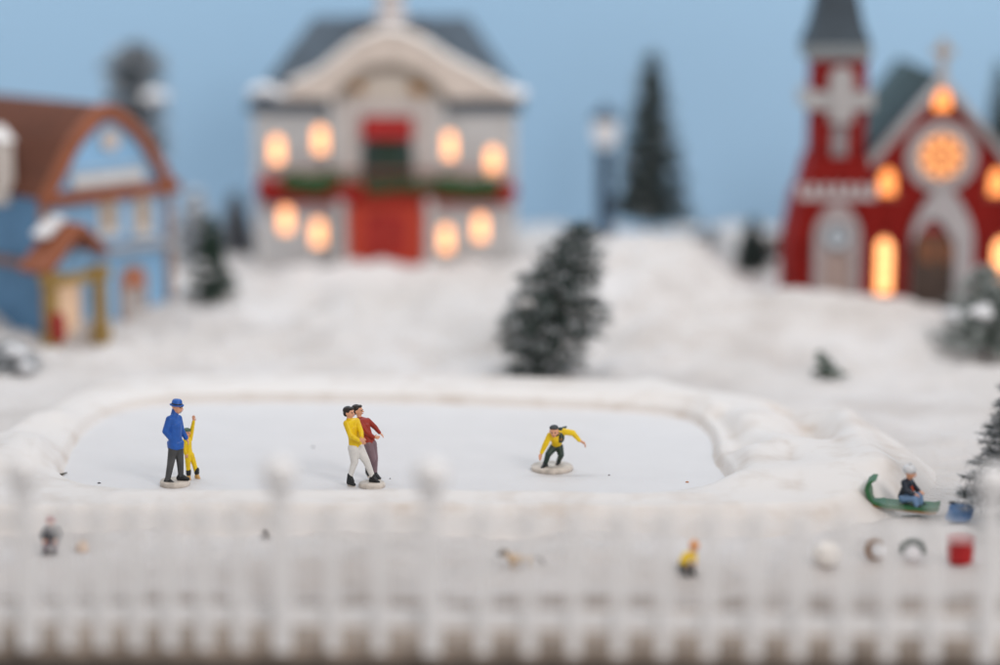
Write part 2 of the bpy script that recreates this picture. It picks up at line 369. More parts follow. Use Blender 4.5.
# --- centre hall
YC = 96.0
cb = at(385, 262, YC); hall = thing('village_hall', 'grey and cream two-storey hall with slate roof, red door and eight lit windows', 'building', at(385, 262, 86.0))
hall.scale = (86.0 / YC,) * 3
def Lc(x, y, dY=0.0):
    p = at(x, y, YC + dY); return (p.x - cb.x, p.z - cb.z)
x0, zt = Lc(256, 104); x1, _ = Lc(514, 104)
B().box((x0, 0, -1.2), (x1, 5.2, zt)).build('wall', SIDING, hall, bevel=0.04)
bb = B()
for k in range(18):
    z = 0.2 + k * (zt - 0.3) / 18; bb.box((x0 - 0.03, -0.03, z), (x1 + 0.03, 0.02, z + 0.03))
bb.build('clapboard', SIDING, hall)
# hipped slate roof
a0, zr = Lc(312, 19, 1.6); a1, _ = Lc(468, 19, 1.6)
rb = bmesh.new(); e = 0.3
lo = [rb.verts.new(v) for v in ((x0 - e, -e, zt), (x1 + e, -e, zt), (x1 + e, 5.5, zt), (x0 - e, 5.5, zt))]
hi = [rb.verts.new(v) for v in ((a0, 1.6, zr), (a1, 1.6, zr), (a1, 3.8, zr), (a0, 3.8, zr))]
for k in range(4): rb.faces.new((lo[k], lo[(k + 1) % 4], hi[(k + 1) % 4], hi[k]))
rb.faces.new(lo[::-1]); rb.faces.new(hi); bmesh.ops.recalc_face_normals(rb, faces=rb.faces)
me = bpy.data.meshes.new('roof'); rb.to_mesh(me); rf = link('roof', me, SLATE, hall, bevel=0.06)
B().box((x0 - 0.38, -0.38, zt - 0.32), (x1 + 0.38, 5.6, zt + 0.03)).build('eaves', mat('eave_slate', (0.085, 0.115, 0.15), 0.7, 0.2), hall, bevel=0.05)
for xa, xb in ((256, 290), (500, 520)):
    p = Lc(xa, 92); q = Lc(xb, 92)
    bb = B()
    for k in range(7): bb.ball((p[0] + (q[0] - p[0]) * k / 6, -0.1, p[1] + 0.15 * math.sin(k)), (0.32, 0.3, 0.2))
    bb.build('snow_cap', CLUMP, hall, True)
# bell-shaped pediment, snow covered
def curve(pts, m=6):
    out = []
    for i in range(len(pts) - 1):
        p0 = pts[max(i - 1, 0)]; p1 = pts[i]; p2 = pts[i + 1]; p3 = pts[min(i + 2, len(pts) - 1)]
        for k in range(m):
            t = k / m
            out.append(tuple(0.5 * (2 * p1[j] + (p2[j] - p0[j]) * t + (2 * p0[j] - 5 * p1[j] + 4 * p2[j] - p3[j]) * t * t + (3 * p1[j] - p0[j] - 3 * p2[j] + p3[j]) * t ** 3) for j in (0, 1)))
    return out + [tuple(pts[-1])]
outer = curve([Lc(x, y) for x, y in ((280, 98), (296, 82), (322, 70), (343, 53), (364, 38), (391, 30), (418, 38), (441, 53), (466, 67), (494, 81), (521, 97))])
inner = curve([Lc(x, y) for x, y in ((446, 98), (434, 84), (416, 71), (391, 65), (366, 70), (350, 82), (338, 98))])
B().prism(outer + inner, -0.65, 0.55).build('pediment', CREAM, hall, bevel=0.06)
B().prism(inner, -0.45, 0.3).build('pediment_arch', mat('cream_light', (0.68, 0.60, 0.52), 0.6), hall)
bb = B()
for (x, y) in outer[6:-6]: bb.ball((x, -0.05, y), (0.3, 0.7, 0.12), 12, 8)
bb.build('roof_snow', mat('warm_snow', (0.74, 0.69, 0.65), 0.9, 0.08), hall, True)
trim = [(x, -0.7, z) for x, z in inner]; B().tube(trim, 0.2).build('arch_moulding', mat('taupe', (0.22, 0.18, 0.15), 0.6), hall, True)
for x, y in ((357, 85), (418, 88)):
    p = Lc(x, y); bb = B(); bb.ball((p[0], -0.72, p[1]), (0.28, 0.12, 0.22)); bb.ball((p[0] + 0.2, -0.72, p[1] - 0.12), (0.15, 0.1, 0.15)); bb.ball((p[0] - 0.2, -0.72, p[1] + 0.12), (0.15, 0.1, 0.15))
    bb.build('scroll_ornament', GOLD, hall, True)
# cupola
c0 = Lc(391, 28, 1.2); bb = B(); cz = c0[1] - 0.3
bb.lathe([(0.62, 0), (0.62, 0.6), (0.78, 0.65), (0.78, 0.8), (0.55, 0.85), (0.52, 1.6), (0.7, 1.68), (0.7, 1.8), (0.45, 2.1), (0.12, 2.6), (0.02, 2.9)], (c0[0], 1.2, cz), 8)
bb.build('cupola', mat('cupola_cream', (0.60, 0.55, 0.54), 0.6), hall)
for x in (365, 417):
    p = Lc(x, 24, 0.6); bb = B(); bb.box((p[0] - .22, .4, p[1] - .5), (p[0] + .22, .8, p[1] + .22)); bb.box((p[0] - .28, .35, p[1] + .1), (p[0] + .28, .85, p[1] + .2)); bb.build('chimney', mat('dark_brick', (0.07, 0.05, 0.05), 0.8, 0.4, 6), hall)
# central bay
bx0, bz = Lc(338, 98); bx1, _ = Lc(440, 98)
B().box((bx0, -0.5, -1.2), (bx1, 0.02, bz)).build('bay_wall', mat('bay_cream', (0.62, 0.56, 0.53), 0.6, 0.1), hall, bevel=0.03)
def HW(x, y, w=0.49, h=1.06, yf=0.0):
    p = Lc(x, y, yf); window(hall, p[0] - w / 2, p[0] + w / 2, p[1] - h / 2, p[1] + h / 2, yf - 0.02, PEACH, WHITE, fw=0.09)
for x, y in ((277, 149), (320.5, 139), (449, 145), (493, 160), (286, 219), (318.5, 232), (446, 238), (480.5, 227)): HW(x, y)
# upper balcony door, awning, balcony, main door
def bxp(xa, ya, xb, yb, yf, yb2):
    a = Lc(xa, yb, yf); b_ = Lc(xb, ya, yf); return (a[0], yf, a[1]), (b_[0], yb2, b_[1])
lo_, hi_ = bxp(362, 126, 413, 190, -0.62, -0.5)
ud = B().prism(arch(lo_[0], hi_[0], lo_[2], hi_[2]), -0.66, -0.502).build('balcony_door', mat('dark_green_paint', (0.035, 0.06, 0.065), 0.5, 0.3, 3), hall)
cx = (lo_[0] + hi_[0]) / 2
bb = B()
for k in range(4): bb.box((lo_[0] + 0.12 + k * 0.42, -0.7, lo_[2] + 0.15), (lo_[0] + 0.36 + k * 0.42, -0.66, hi_[2] - 0.75))
bb.build('glazing', mat('dark_glass', (0.06, 0.08, 0.09), 0.15), ud)
wr = B().tube([(cx + 0.5 * math.cos(a * PI / 10), -0.78, hi_[2] - 1.35 + 0.5 * math.sin(a * PI / 10)) for a in range(20)], 0.14, 8, True).build('wreath', GARL, hall, True)
lo_, hi_ = bxp(362, 116, 413, 138, -0.5, -1.1)
B().prism([(-0.5, hi_[2]), (-1.15, lo_[2] + 0.15), (-1.15, lo_[2]), (-0.5, lo_[2] + 0.2)], 0, hi_[0] - lo_[0], M=Matrix.Translation((lo_[0], 0, 0)) @ Matrix(((0, 1, 0, 0), (1, 0, 0, 0), (0, 0, 1, 0), (0, 0, 0, 1)))).build('awning', DRED, hall)
lo_, hi_ = bxp(262, 180, 512, 203, -0.5, -1.2)
BAL = hi_[2]
B().box((lo_[0], -1.0, lo_[2]), (hi_[0], 0.02, hi_[2] - 0.12)).build('balcony', mat('balcony_red', (0.32, 0.02, 0.012), 0.6, 0.3, spec=0.2), hall, bevel=0.03)
bb = B()
for k in range(30): x = lo_[0] + (hi_[0] - lo_[0]) * (k + .5) / 30; bb.tube([(x, -0.95, hi_[2] - 0.1), (x, -0.95, hi_[2] + 0.4)], 0.03, 6)
bb.box((lo_[0], -1.0, hi_[2] + 0.38), (hi_[0], -0.9, hi_[2] + 0.46)); bb.build('balcony_railing', mat('rail_brown', (0.30, 0.10, 0.06), 0.6), hall)
def garland(xa, xb, y, m, nm, rr=0.45):
    bb = B(); r_ = random.Random(int(xa))
    for k in range(26):
        x = xa + (xb - xa) * k / 25; p = Lc(x, y, -1.1)
        bb.ball((p[0] + r_.uniform(-.05, .05), -1.12 + r_.uniform(-.08, .08), p[1] + r_.uniform(-.1, .1) - 0.12 * math.sin(k / 25 * PI)), r_.uniform(.6, 1) * rr, 8, 6)
    bb.build(nm, m, hall, True)
garland(288, 334, 182, GARL, 'garland'); garland(444, 492, 186, GARL, 'garland'); garland(350, 430, 185, GARL, 'garland', 0.27)
for xa, xb, y in ((262, 284, 186), (338, 362, 190), (498, 511, 192)): garland(xa, xb, y, DRED, 'red_swag', 0.34)
lo_, hi_ = bxp(349, 199, 424, 262, -0.55, -0.5)
dr = B().prism([(lo_[0], lo_[2] - .1), (hi_[0], lo_[2] - .1), (hi_[0], hi_[2] - .3), (hi_[0] - .35, hi_[2]), (lo_[0] + .35, hi_[2]), (lo_[0], hi_[2] - .3)], -0.75, -0.502).build('entrance_surround', mat('orange_red', (0.55, 0.05, 0.018), 0.5, 0.15), hall, bevel=0.03)
lo_, hi_ = bxp(366, 212, 406, 256, -0.55, -0.5); cx = (lo_[0] + hi_[0]) / 2
dd = B(); dd.box((lo_[0], -0.8, lo_[2]), (cx - .02, -0.752, hi_[2])); dd.box((cx + .02, -0.8, lo_[2]), (hi_[0], -0.752, hi_[2]))
for s_ in (-1, 1):
    for zz in (0.15, 0.95): dd.box((cx + s_ * .42 - .25, -.83, lo_[2] + zz), (cx + s_ * .42 + .25, -.801, lo_[2] + zz + .6))
dd = dd.build('door', REDP, hall, bevel=0.01)
for s_ in (-1, 1): B().ball((cx + s_ * .08, -0.85, lo_[2] + 0.85), 0.05).build('handle', GOLD, dd, True)
for xa, m_ in ((341, WHITE), (430, WHITE)):
    a = Lc(xa, 262, -1.0); b_ = Lc(xa, 198, -1.0)
    B().lathe([(0.26, a[1]), (0.26, a[1] + .2), (0.17, a[1] + .3), (0.15, b_[1] - .4), (0.25, b_[1] - .25), (0.25, b_[1] - .05)], (a[0], -0.85, 0), 16).build('column', m_, hall)
for xa in (334, 441):
    a = Lc(xa, 150, -0.5); B().box((a[0] - 0.14, -0.62, BAL), (a[0] + 0.14, -0.3, bz)).build('pilaster', WHITE, hall, bevel=0.02)
for xa in (258, 512):
    a = Lc(xa, 150); B().box((a[0] - 0.16, -0.12, -1), (a[0] + 0.16, 0.1, zt - 0.16)).build('corner_board', WHITE, hall, bevel=0.02)
B().box((Lc(350, 262)[0], -1.5, -0.6), (Lc(422, 262)[0], -0.5, -0.02)).build('step', CREAM, hall, bevel=0.04)

# --- church
YH = 85.0
hb = at(942, 300, YH); ch = thing('church', 'red brick church with grey spire, rose window and glowing amber windows', 'building', at(942, 300, 79.5))
ch.scale = (79.5 / YH,) * 3
def Lh(x, y, dY=0.0):
    p = at(x, y, YH + dY); return (p.x - hb.x, p.z - hb.z)
BRICK = mat('red_brick', (0.26, 0.012, 0.009), 0.7, 0.35, 2.2, 0.4, 9, spec=0.15)
STONE = mat('grey_stone', (0.42, 0.40, 0.40), 0.7, 0.2, 2, 0.3, 10)
DROOF = mat('dark_roof', (0.045, 0.07, 0.075), 0.8, 0.4, 2, 0.5, 9)
xl, zl = Lh(866, 168); apx, apz = Lh(942, 82); xr = 2 * apx - xl
B().prism([(xl, -1.2), (xr, -1.2), (xr, zl), (apx, apz), (xl, zl)], 0, 8.5).build('wall', BRICK, ch)
sx = (apx - xl); sl = (apz - zl) / sx
for s_ in (-1, 1):
    e = 0.35
    B().prism([(apx, apz), (apx + s_ * (sx + e), zl - sl * e), (apx + s_ * (sx + e), zl - sl * e + 0.2), (apx, apz + 0.22)], 0.3, 8.8).build('roof', DROOF, ch)
    B().prism([(apx, apz - 0.12), (apx + s_ * (sx + e + .1), zl - sl * (e + .1) - 0.12), (apx + s_ * (sx + e + .1), zl - sl * (e + .1) + 0.26), (apx, apz + 0.3)], -0.35, 0.29).build('gable_trim', STONE, ch, bevel=0.03)
# taller nave roof ridge behind, showing beside the tower
p = Lh(917, 66, 4); q = Lh(872, 125, 4)
B().prism([(p[0], p[1]), (p[0] + 1.6, p[1] - 1.6), (p[0] + 1.6, -0.5), (q[0], -0.5), (q[0], q[1])], 3.2, 8.4).build('nave_roof', DROOF, ch, bevel=0.04)
# cross
p = Lh(945, 72); q = Lh(945, 34)
bb = B(); bb.box((apx - .16, -0.15, apz), (apx + .16, 0.05, apz + 1.55)); bb.box((apx - .42, -0.14, apz + .95), (apx + .42, 0.04, apz + 1.25)); bb.ball((apx, -0.05, apz + 0.2), 0.2)
bb.build('cross', mat('tan_stone', (0.42, 0.38, 0.36), 0.6), ch, bevel=0.02)
def CW(x, y, w, h, pane, nm='window', **k):
    p = Lh(x, y); return window(ch, p[0] - w / 2, p[0] + w / 2, p[1] - h / 2, p[1] + h / 2, -0.02, pane, mat('brick_surround', (0.38, 0.10, 0.06), 0.6, 0.2), fw=0.10, point=0.35, name=nm, **k)
CW(942, 97, 0.6, 0.9, AMBER); CW(887, 181, 0.58, 0.95, AMBER); CW(997, 181, 0.58, 0.95, AMBER)
CW(883, 265, 0.62, 2.05, GLOW, bars=3); CW(1001, 265, 0.62, 2.05, GLOW, bars=3)
# rose window
rc = Lh(941, 156)
b = B(); b.prism(circle(rc[0], rc[1], 1.3), -0.2, 0.02, [circle(rc[0], rc[1], 0.82)[::-1]])
rose = b.build('rose_window', mat('rose_stone', (0.42, 0.38, 0.38), 0.7, 0.15), ch, bevel=0.02)
B().prism(circle(rc[0], rc[1], 0.83), -0.06, -0.03).build('pane', lit('rose_pane', (1.0, 0.38, 0.12), 1.25), rose)
b = B()
for k in range(8):
    a = k * PI / 4; d = Vector((math.cos(a), 0, math.sin(a)))
    b.tube([Vector((rc[0], -0.12, rc[1])) + d * .12, Vector((rc[0], -0.12, rc[1])) + d * .82], 0.03, 6)
    c = Vector((rc[0], -0.12, rc[1])) + Vector((math.cos(a + PI / 8), 0, math.sin(a + PI / 8))) * .6
    b.tube([c + Vector((math.cos(j * PI / 6), 0, math.sin(j * PI / 6))) * .2 for j in range(12)], 0.028, 6, True)
b.ball((rc[0], -0.12, rc[1]), 0.13)
b.build('tracery', mat('tracery', (0.32, 0.10, 0.05), 0.6), rose)
# portal: pointed stone arch, double doors
pa = Lh(908, 300); pb = Lh(973, 196)
inn = arch(Lh(918, 0)[0], Lh(962, 0)[0], -0.6, Lh(0, 217)[1], 12, 0.5)
B().prism(arch(pa[0], pb[0], -0.6, Lh(0, 186)[1], 12, 0.6), -0.4, 0.02, [inn[::-1]]).build('portal_arch', mat('portal_stone', (0.44, 0.41, 0.42), 0.7, 0.15, 2), ch, bevel=0.04)
dr = B(); dr.prism(inn, -0.12, -0.02); dr = dr.build('door', mat('dark_wood', (0.07, 0.045, 0.035), 0.6, 0.3, 3), ch)
z1 = Lh(0, 234)[1]; z0_ = Lh(0, 262)[1]
tp = arch(Lh(924, 0)[0], Lh(956, 0)[0], z1 + 0.05, Lh(0, 222)[1], 8, 0.4)
B().prism(tp, -0.17, -0.122).build('tympanum', mat('tympanum_red', (0.34, 0.03, 0.03), 0.6), dr)
bb = B()
for s_ in (-1, 1): bb.box((apx + s_ * .36 - .25, -0.17, z0_), (apx + s_ * .36 + .25, -0.122, z1 - 0.12))
bb.build('door_panel', mat('brown_panel', (0.24, 0.09, 0.04), 0.5), dr)
B().ball((apx + 0.06, -0.19, z0_ - 0.2), 0.05).build('handle', GOLD, dr, True)
B().box((pa[0] - .1, -1.2, -0.7), (pb[0] + .1, -0.4, -0.25)).build('step', STONE, ch, bevel=0.04)
# snow on ledges
# tower
def tw(xa, ya, xb, yb, f, bck, nm, m, bev=0.03):
    a = Lh(xa, yb, f); b_ = Lh(xb, ya, f); return B().box((a[0], f, a[1]), (b_[0], bck, b_[1])).build(nm, m, ch, bevel=bev)
a = Lh(788, 305, -.5); b_ = Lh(872, 196, -.5); c_ = Lh(801, 196, -.5)
B().prism([(a[0], -1.2), (b_[0], -1.2), (b_[0], b_[1]), (c_[0], b_[1]), (a[0], Lh(0, 250, -.5)[1])], -0.5, 2.6).build('tower_base', BRICK, ch, bevel=0.03)
a = Lh(803, 196, -.5); c_ = Lh(813, 160, -.5)
B().prism([(a[0], a[1]), (b_[0], a[1]), (b_[0] - .1, c_[1]), (c_[0], c_[1])], -0.4, 2.4).build('tower_shoulder', BRICK, ch, bevel=0.03)
tw(813, 58, 868, 198, -0.1, 2.1, 'tower_shaft', BRICK)
a = Lh(801, 176, -0.3); b_ = Lh(872, 200, -0.3)
bb = B()
for k in range(7): bb.ball((a[0] + (b_[0] - a[0]) * k / 6, -0.55, b_[1] + 0.42), (0.15, 0.15, 0.2), 10, 8)
bb.box((a[0] - .1, -0.64, b_[1] + .06), (b_[0] + .1, -0.4, b_[1] + 0.26)); bb.build('snow_ledge', mat('ledge_snow', (0.55, 0.50, 0.50), 0.8, 0.15), ch)
tw(806, 92, 875, 110, -0.35, 2.4, 'belfry_band', mat('band_stone', (0.44, 0.43, 0.43), 0.7))
a = Lh(840, 100)
B().prism(arch(a[0] - .42, a[0] + .42, Lh(0, 122)[1], Lh(0, 66)[1]), -0.5, -0.1).build('belfry_louvre', mat('louvre', (0.44, 0.42, 0.42), 0.6), ch, bevel=0.03)
B().prism(arch(a[0] - .28, a[0] + .28, Lh(0, 156)[1], Lh(0, 124)[1]), -0.22, -0.08).build('tower_window', mat('tw_grey', (0.30, 0.27, 0.28), 0.6), ch, bevel=0.02)
tw(808, 46, 872, 60, -0.3, 2.3, 'tower_cornice', mat('cornice', (0.22, 0.24, 0.25), 0.7))
rb = bmesh.new(); a = Lh(808, 46, -.3); b_ = Lh(872, 46, -.3); cx = (a[0] + b_[0]) / 2
prev = None
for wf, dz in ((1.02, 0), (0.78, 0.75), (0.62, 1.7), (0.42, 3.6), (0.02, 6.5)):
    hw = (b_[0] - a[0]) / 2 * wf; ring = [rb.verts.new((cx + sx_ * hw, 1.0 + sy_ * hw, a[1] + dz)) for sx_, sy_ in ((-1, -1), (1, -1), (1, 1), (-1, 1))]
    if prev:
        for k in range(4): rb.faces.new((prev[k], prev[(k + 1) % 4], ring[(k + 1) % 4], ring[k]))
    else: rb.faces.new(ring[::-1])
    prev = ring
rb.faces.new(prev); bmesh.ops.recalc_face_normals(rb, faces=rb.faces); me = bpy.data.meshes.new('spire'); rb.to_mesh(me); link('spire', me, mat('spire_slate', (0.045, 0.062, 0.08), 0.7, 0.25, 2, 0.4, 8), ch)
# tower doorway with round clock
a = Lh(835, 300, -.5); t_ = Lh(835, 203, -.5)
dw = B().prism(arch(a[0] - .85, a[0] + .85, -0.6, t_[1], 12, 0.3), -0.72, -0.5, [arch(a[0] - .5, a[0] + .5, -0.6, t_[1] - 1.5, 12, 0.2)[::-1]]).build('tower_portal', mat('tower_portal_stone', (0.42, 0.36, 0.36), 0.7), ch, bevel=0.03)
B().prism(arch(a[0] - .5, a[0] + .5, -0.6, t_[1] - 1.5, 12, 0.2), -0.58, -0.51).build('tower_door', mat('pale_door', (0.40, 0.30, 0.27), 0.6), ch)
ck = Lh(836, 236, -.5)
cl = B(Matrix.Translation((ck[0], -0.72, ck[1])) @ Matrix.Rotation(PI / 2, 4, 'X')).lathe([(0.5, 0), (0.5, 0.08), (0.42, 0.1), (0.42, 0.06)], seg=24).build('clock', mat('clock_rim', (0.20, 0.22, 0.25), 0.5), ch)
cf = B(Matrix.Translation((ck[0], -0.79, ck[1])) @ Matrix.Rotation(PI / 2, 4, 'X')).lathe([(0.38, 0), (0.38, 0.04)], seg=24).build('clock_face', mat('clock_face', (0.5, 0.55, 0.6), 0.5), cl)
bb = B(); bb.box((ck[0] - .03, -0.86, ck[1]), (ck[0] + .03, -0.835, ck[1] + .3)); bb.box((ck[0], -0.86, ck[1] - .03), (ck[0] + .22, -0.836, ck[1] + .03)); bb.ball((ck[0], -.84, ck[1]), .07); bb.build('clock_hand', mat('black', (0.02, 0.02, 0.025), 0.4), cl)
for x in (798, 866):
    p = Lh(x, 250, -.6); B().box((p[0] - .14, -0.78, -1), (p[0] + .14, -0.5, Lh(0, 212)[1])).build('buttress', BRICK, ch, bevel=0.03)
for x in (871, 1013):
    p = Lh(x, 250); B().box((p[0] - .16, -0.4, -1), (p[0] + .16, 0.02, Lh(0, 190)[1])).build('buttress', BRICK, ch, bevel=0.03)

# --- blue inn on the left, turned so that its corner faces us
YI = 76.0; TH = R(47)
ib = at(47, 333, YI)
inn_ = thing('inn', 'blue timber inn with brown curved gambrel roof, its corner towards us', 'building', (ib.x, ib.y, ib.z), TH)
TI = Matrix.Translation(ib) @ Matrix.Rotation(TH, 4, 'Z'); TIi = TI.inverted()
def Li(x, y, vv=0.0):
    """pixel on the gable wall plane (local y = vv) -> local x,z"""
    d = (at(x, y, 50) - Vector((0, 0, H))); o_ = TIi @ Vector((0, 0, H)); dl = TIi.to_3x3() @ d
    t = (vv - o_.y) / dl.y; p = o_ + dl * t; return (p.x, p.z)
def Lv(x, y, uu=0.0):
    d = (at(x, y, 50) - Vector((0, 0, H))); o_ = TIi @ Vector((0, 0, H)); dl = TIi.to_3x3() @ d
    t = (uu - o_.x) / dl.x; p = o_ + dl * t; return (p.y, p.z)
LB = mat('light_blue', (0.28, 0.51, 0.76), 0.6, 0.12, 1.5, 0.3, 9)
DBL = mat('shaded_side_blue', (0.10, 0.24, 0.42), 0.6, 0.15, 1.5, 0.3, 9)  # deeper blue carries the side wall's shade in its colour
BRN = mat('brown_shingle', (0.115, 0.038, 0.02), 0.9, 0.3, 2, 0.6, 9)
BTR = mat('brown_trim', (0.28, 0.085, 0.035), 0.6, 0.2, 2)
W = Li(169, 240)[0]; ez = Li(50, 197)[1]; px_, pz = Li(110, 103)
gb = curve([(-0.15, ez), (W * .10, ez + (pz - ez) * .36), (W * .25, ez + (pz - ez) * .72), (W * .5, pz), (W * .75, ez + (pz - ez) * .72), (W * .90, ez + (pz - ez) * .36), (W + .15, ez)], 5)
B().box((0, 0, -1), (W, 7.5, ez)).build('wall', LB, inn_)
B().box((-0.04, 0.02, -1), (-0.001, 7.5, ez)).build('side_wall', DBL, inn_, label='blue side wall with its shade painted in')
sc = 0.84; gi = [(W / 2 + (x - W / 2) * sc, ez + (z - ez) * (sc - 0.02)) for x, z in gb]
B().prism([(p[0], p[1] - .03) for p in gb], 0.02, 7.6).build('roof', BRN, inn_)
B().prism(gb, -0.35, 0.015, [gi[::-1]]).build('bargeboard', BTR, inn_, bevel=0.03)
B().prism(gi, -0.06, 0.012).build('gable', LB, inn_)
B().box((-0.2, -0.42, ez - 0.28), (W + .25, 0.0, ez + 0.12)).build('cornice', BTR, inn_, bevel=0.03)
p = Li(108, 140); B(Matrix.Translation((p[0], -0.06, p[1])) @ Matrix.Rotation(PI / 2, 4, 'X')).lathe([(0.38, 0), (0.38, 0.1), (0.3, 0.12)], seg=20).build('round_window', mat('rw', (0.58, 0.52, 0.49), 0.5), inn_)
a = Li(82, 172); b_ = Li(150, 152)
B().box((W * .22, -0.2, ez + 0.2), (W * .78, -0.06, ez + 0.62)).build('sign_board', WHITE, inn_, bevel=0.02)
bb = B()
for zz, hh in ((ez + .75, .1),): bb.box((W * .2, -0.16, zz), (W * .8, -0.06, zz + hh))
bb.build('gable_band', mat('paleblue', (0.45, 0.55, 0.63), 0.6), inn_)
WTAN = mat('tan_pane', (0.48, 0.36, 0.26), 0.3, 0.2)
for x in (107, 141):
    p = Li(x, 213); window(inn_, p[0] - .28, p[0] + .28, p[1] - .55, p[1] + .5, -0.01, WTAN, WHITE, fw=0.14)
B().box((W * .36, -0.5, Li(0, 0)[1] * 0 + Li(140, 248)[1]), (W + .1, 0, Li(140, 241)[1])).build('jetty_ledge', mat('ledge_grey', (0.36, 0.37, 0.40), 0.7), inn_, bevel=0.03)
B().box((-0.05, 0.05, Lv(20, 266)[1]), (-0.25, 7.5, Lv(20, 258)[1])).build('side_ledge', mat('ledge_brown', (0.25, 0.14, 0.11), 0.7), inn_, bevel=0.02)
p = Li(133, 322); q = Li(133, 268)
window(inn_, p[0] - .42, p[0] + .42, p[1] + .2, q[1], -0.01, mat('grey_pane', (0.50, 0.47, 0.46), 0.3), mat('win_frame', (0.46, 0.33, 0.27), 0.6), fw=0.13)
B().prism(arch(p[0] - .42, p[0] + .42, q[1] - .6, q[1] - .02), -0.16, -0.12).build('fan_light', mat('fan_orange', (0.48, 0.15, 0.07), 0.5), inn_)
for k in (0, 1):
    xx = (0.03, W - .03)[k]; B().box((xx - .14, -0.1, -1), (xx + .14, 0.1, ez)).build('corner_post', mat('post_tan', (0.36, 0.22, 0.16), 0.6), inn_, bevel=0.02)
# porch
c0, c1 = -1.0, 1.4; zc = Li(60, 268, -.7)[1]; zp = Li(88, 222, -.7)[1]
for s_, (xa, za, xb, zb) in enumerate(((c0, zc, 0.5, zp), (0.5, zp, c1, zc + .45))):
    d = Vector((xb - xa, zb - za)).normalized(); nn = Vector((-d.y, d.x)) * .1
    B().prism([(xa - nn.x, za - nn.y), (xb - nn.x, zb - nn.y), (xb + nn.x, zb + nn.y), (xa + nn.x, za + nn.y)], -1.5, 0).build('porch_roof', BTR, inn_)
bb = B()
for k in range(5): t = k / 5; bb.ball((-0.3 + 0.75 * t * .9, -0.35, zc + (zp - zc) * (.62 + .38 * t) + .26), (0.32, 0.4, 0.14), 10, 8)
bb.build('porch_snow', CLUMP, inn_, True)
MUST = mat('mustard', (0.33, 0.21, 0.06), 0.6, 0.2)
for xx in (-0.75, 1.2):
    B().lathe([(0.34, -0.4), (0.34, 0.2), (0.26, 0.3), (0.24, zc - .5), (0.38, zc - .3), (0.38, zc)], (xx, -1.3, 0), 14).build('porch_post', MUST, inn_)
B().box((-0.9, -1.45, zc - .45), (1.35, -1.2, zc - .1)).build('porch_beam', MUST, inn_, bevel=0.02)
B().box((0.05, -0.12, -0.5), (1.3, -0.002, zc - 0.7)).build('entrance', mat('cream_glow', (0.5, 0.40, 0.31), 0.5, emit=(1, .6, .35), es=0.35), inn_)
B().lathe([(0.18, 0), (0.25, .1), (0.25, .75), (0.15, .9), (0.02, .95)], (-0.75, -1.62, 0.05), 12).build('lantern', mat('lantern_red', (0.32, 0.02, 0.015), 0.5), inn_)
# dormer at the far left
v0, z0d = Lv(-1, 206, -0.5); v1, z1d = Lv(-25, 136, -0.5)
dm = B().box((-0.45, v0, z0d), (0.15, v1, z1d - .1)).build('dormer', mat('dormer_white', (0.62, 0.57, 0.53), 0.6), inn_, bevel=0.05)
B().box((-0.5, v0 + .3, z0d + .4), (-0.46, v1 - .3, z1d - .5)).build('dormer_pane', WTAN, dm)
B().prism([(v0 - .1, z1d - .12), ((v0 + v1) / 2, z1d + .35), (v1 + .1, z1d - .12)], -0.5, 0.2, M=Matrix(((0, 1, 0, 0), (1, 0, 0, 0), (0, 0, 1, 0), (0, 0, 0, 1)))).build('dormer_roof', mat('dormer_snow', (0.66, 0.63, 0.62), 0.8), dm)

# ------------------------------------------------ trees
def place(x, y, Yd): p = at(x, y, Yd); return p
def ht(xb, yb, yt, Yd): return at(xb, yt, Yd).z - at(xb, yb, Yd).z
DG = (0.035, 0.062, 0.055)
# tall dark tree behind the hill
def tree_at(x, yb, yt, Yd, label, r, *a, **k): return conifer(label, at(x, yb, Yd), ht(x, yb, yt, Yd), r, *a, **k)
tree_at(650, 245, 54, 90, 'tall slender dark green tree standing behind the snowy hill right of the lamp post', 1.5, 12000, 3, flock=0.14, green=(0.04, 0.065, 0.058), needle=0.36, thick=0.03, prof=lambda u: (1 - u) ** 0.8 * (1 - .1 * u) + .06)
p = at(536, 371, 70.6); p.z = sz(p.x, p.y) - 0.05
conifer('bushy dark green tree with frosted tips leaning right, just behind the pond', p, 4.7, 1.55, 15000, 5, flock=0.25, lean=(1.3, 0.3), needle=0.32, thick=0.018, green=(0.018, 0.042, 0.03), bare=0.03, prof=lambda u: 0.55 + 0.55 * math.sin(min(1, u * 1.25) * PI) if u < .8 else 0.55 * ((1 - u) / .2) ** .6 + .14)
tree_at(212, 306, 218, 80, 'narrow dark green tree between the blue inn and the hall', 0.85, 8000, 6, flock=0.08, needle=0.24, thick=0.018, clumps=3, green=(0.03, 0.07, 0.045), prof=lambda u: (1 - u) ** 0.9 * (1 - .3 * math.sin(u * PI)) + .12)
tree_at(196, 262, 192, 87, 'pale snow-laden tree behind the narrow green tree', 0.95, 5000, 8, flock=0.95, needle=0.3, thick=0.04, clumps=9, green=(0.25, 0.27, 0.28))
tree_at(237, 265, 194, 88.5, 'dim grey purple tree at the left side of the hall', 0.8, 5000, 9, flock=0.45, needle=0.3, thick=0.035, green=(0.10, 0.10, 0.13))
tree_at(752, 278, 220, 86, 'small dark green tree at the left foot of the church tower', 0.8, 8000, 10, flock=0.08, needle=0.22, thick=0.03, clumps=1)
tree_at(772, 282, 236, 88, 'small brownish shrub between the dark tree and the church', 0.5, 3000, 20, flock=0.3, needle=0.2, thick=0.03, green=(0.16, 0.12, 0.09), name='shrub', prof=lambda u: (1 - u) ** .5)
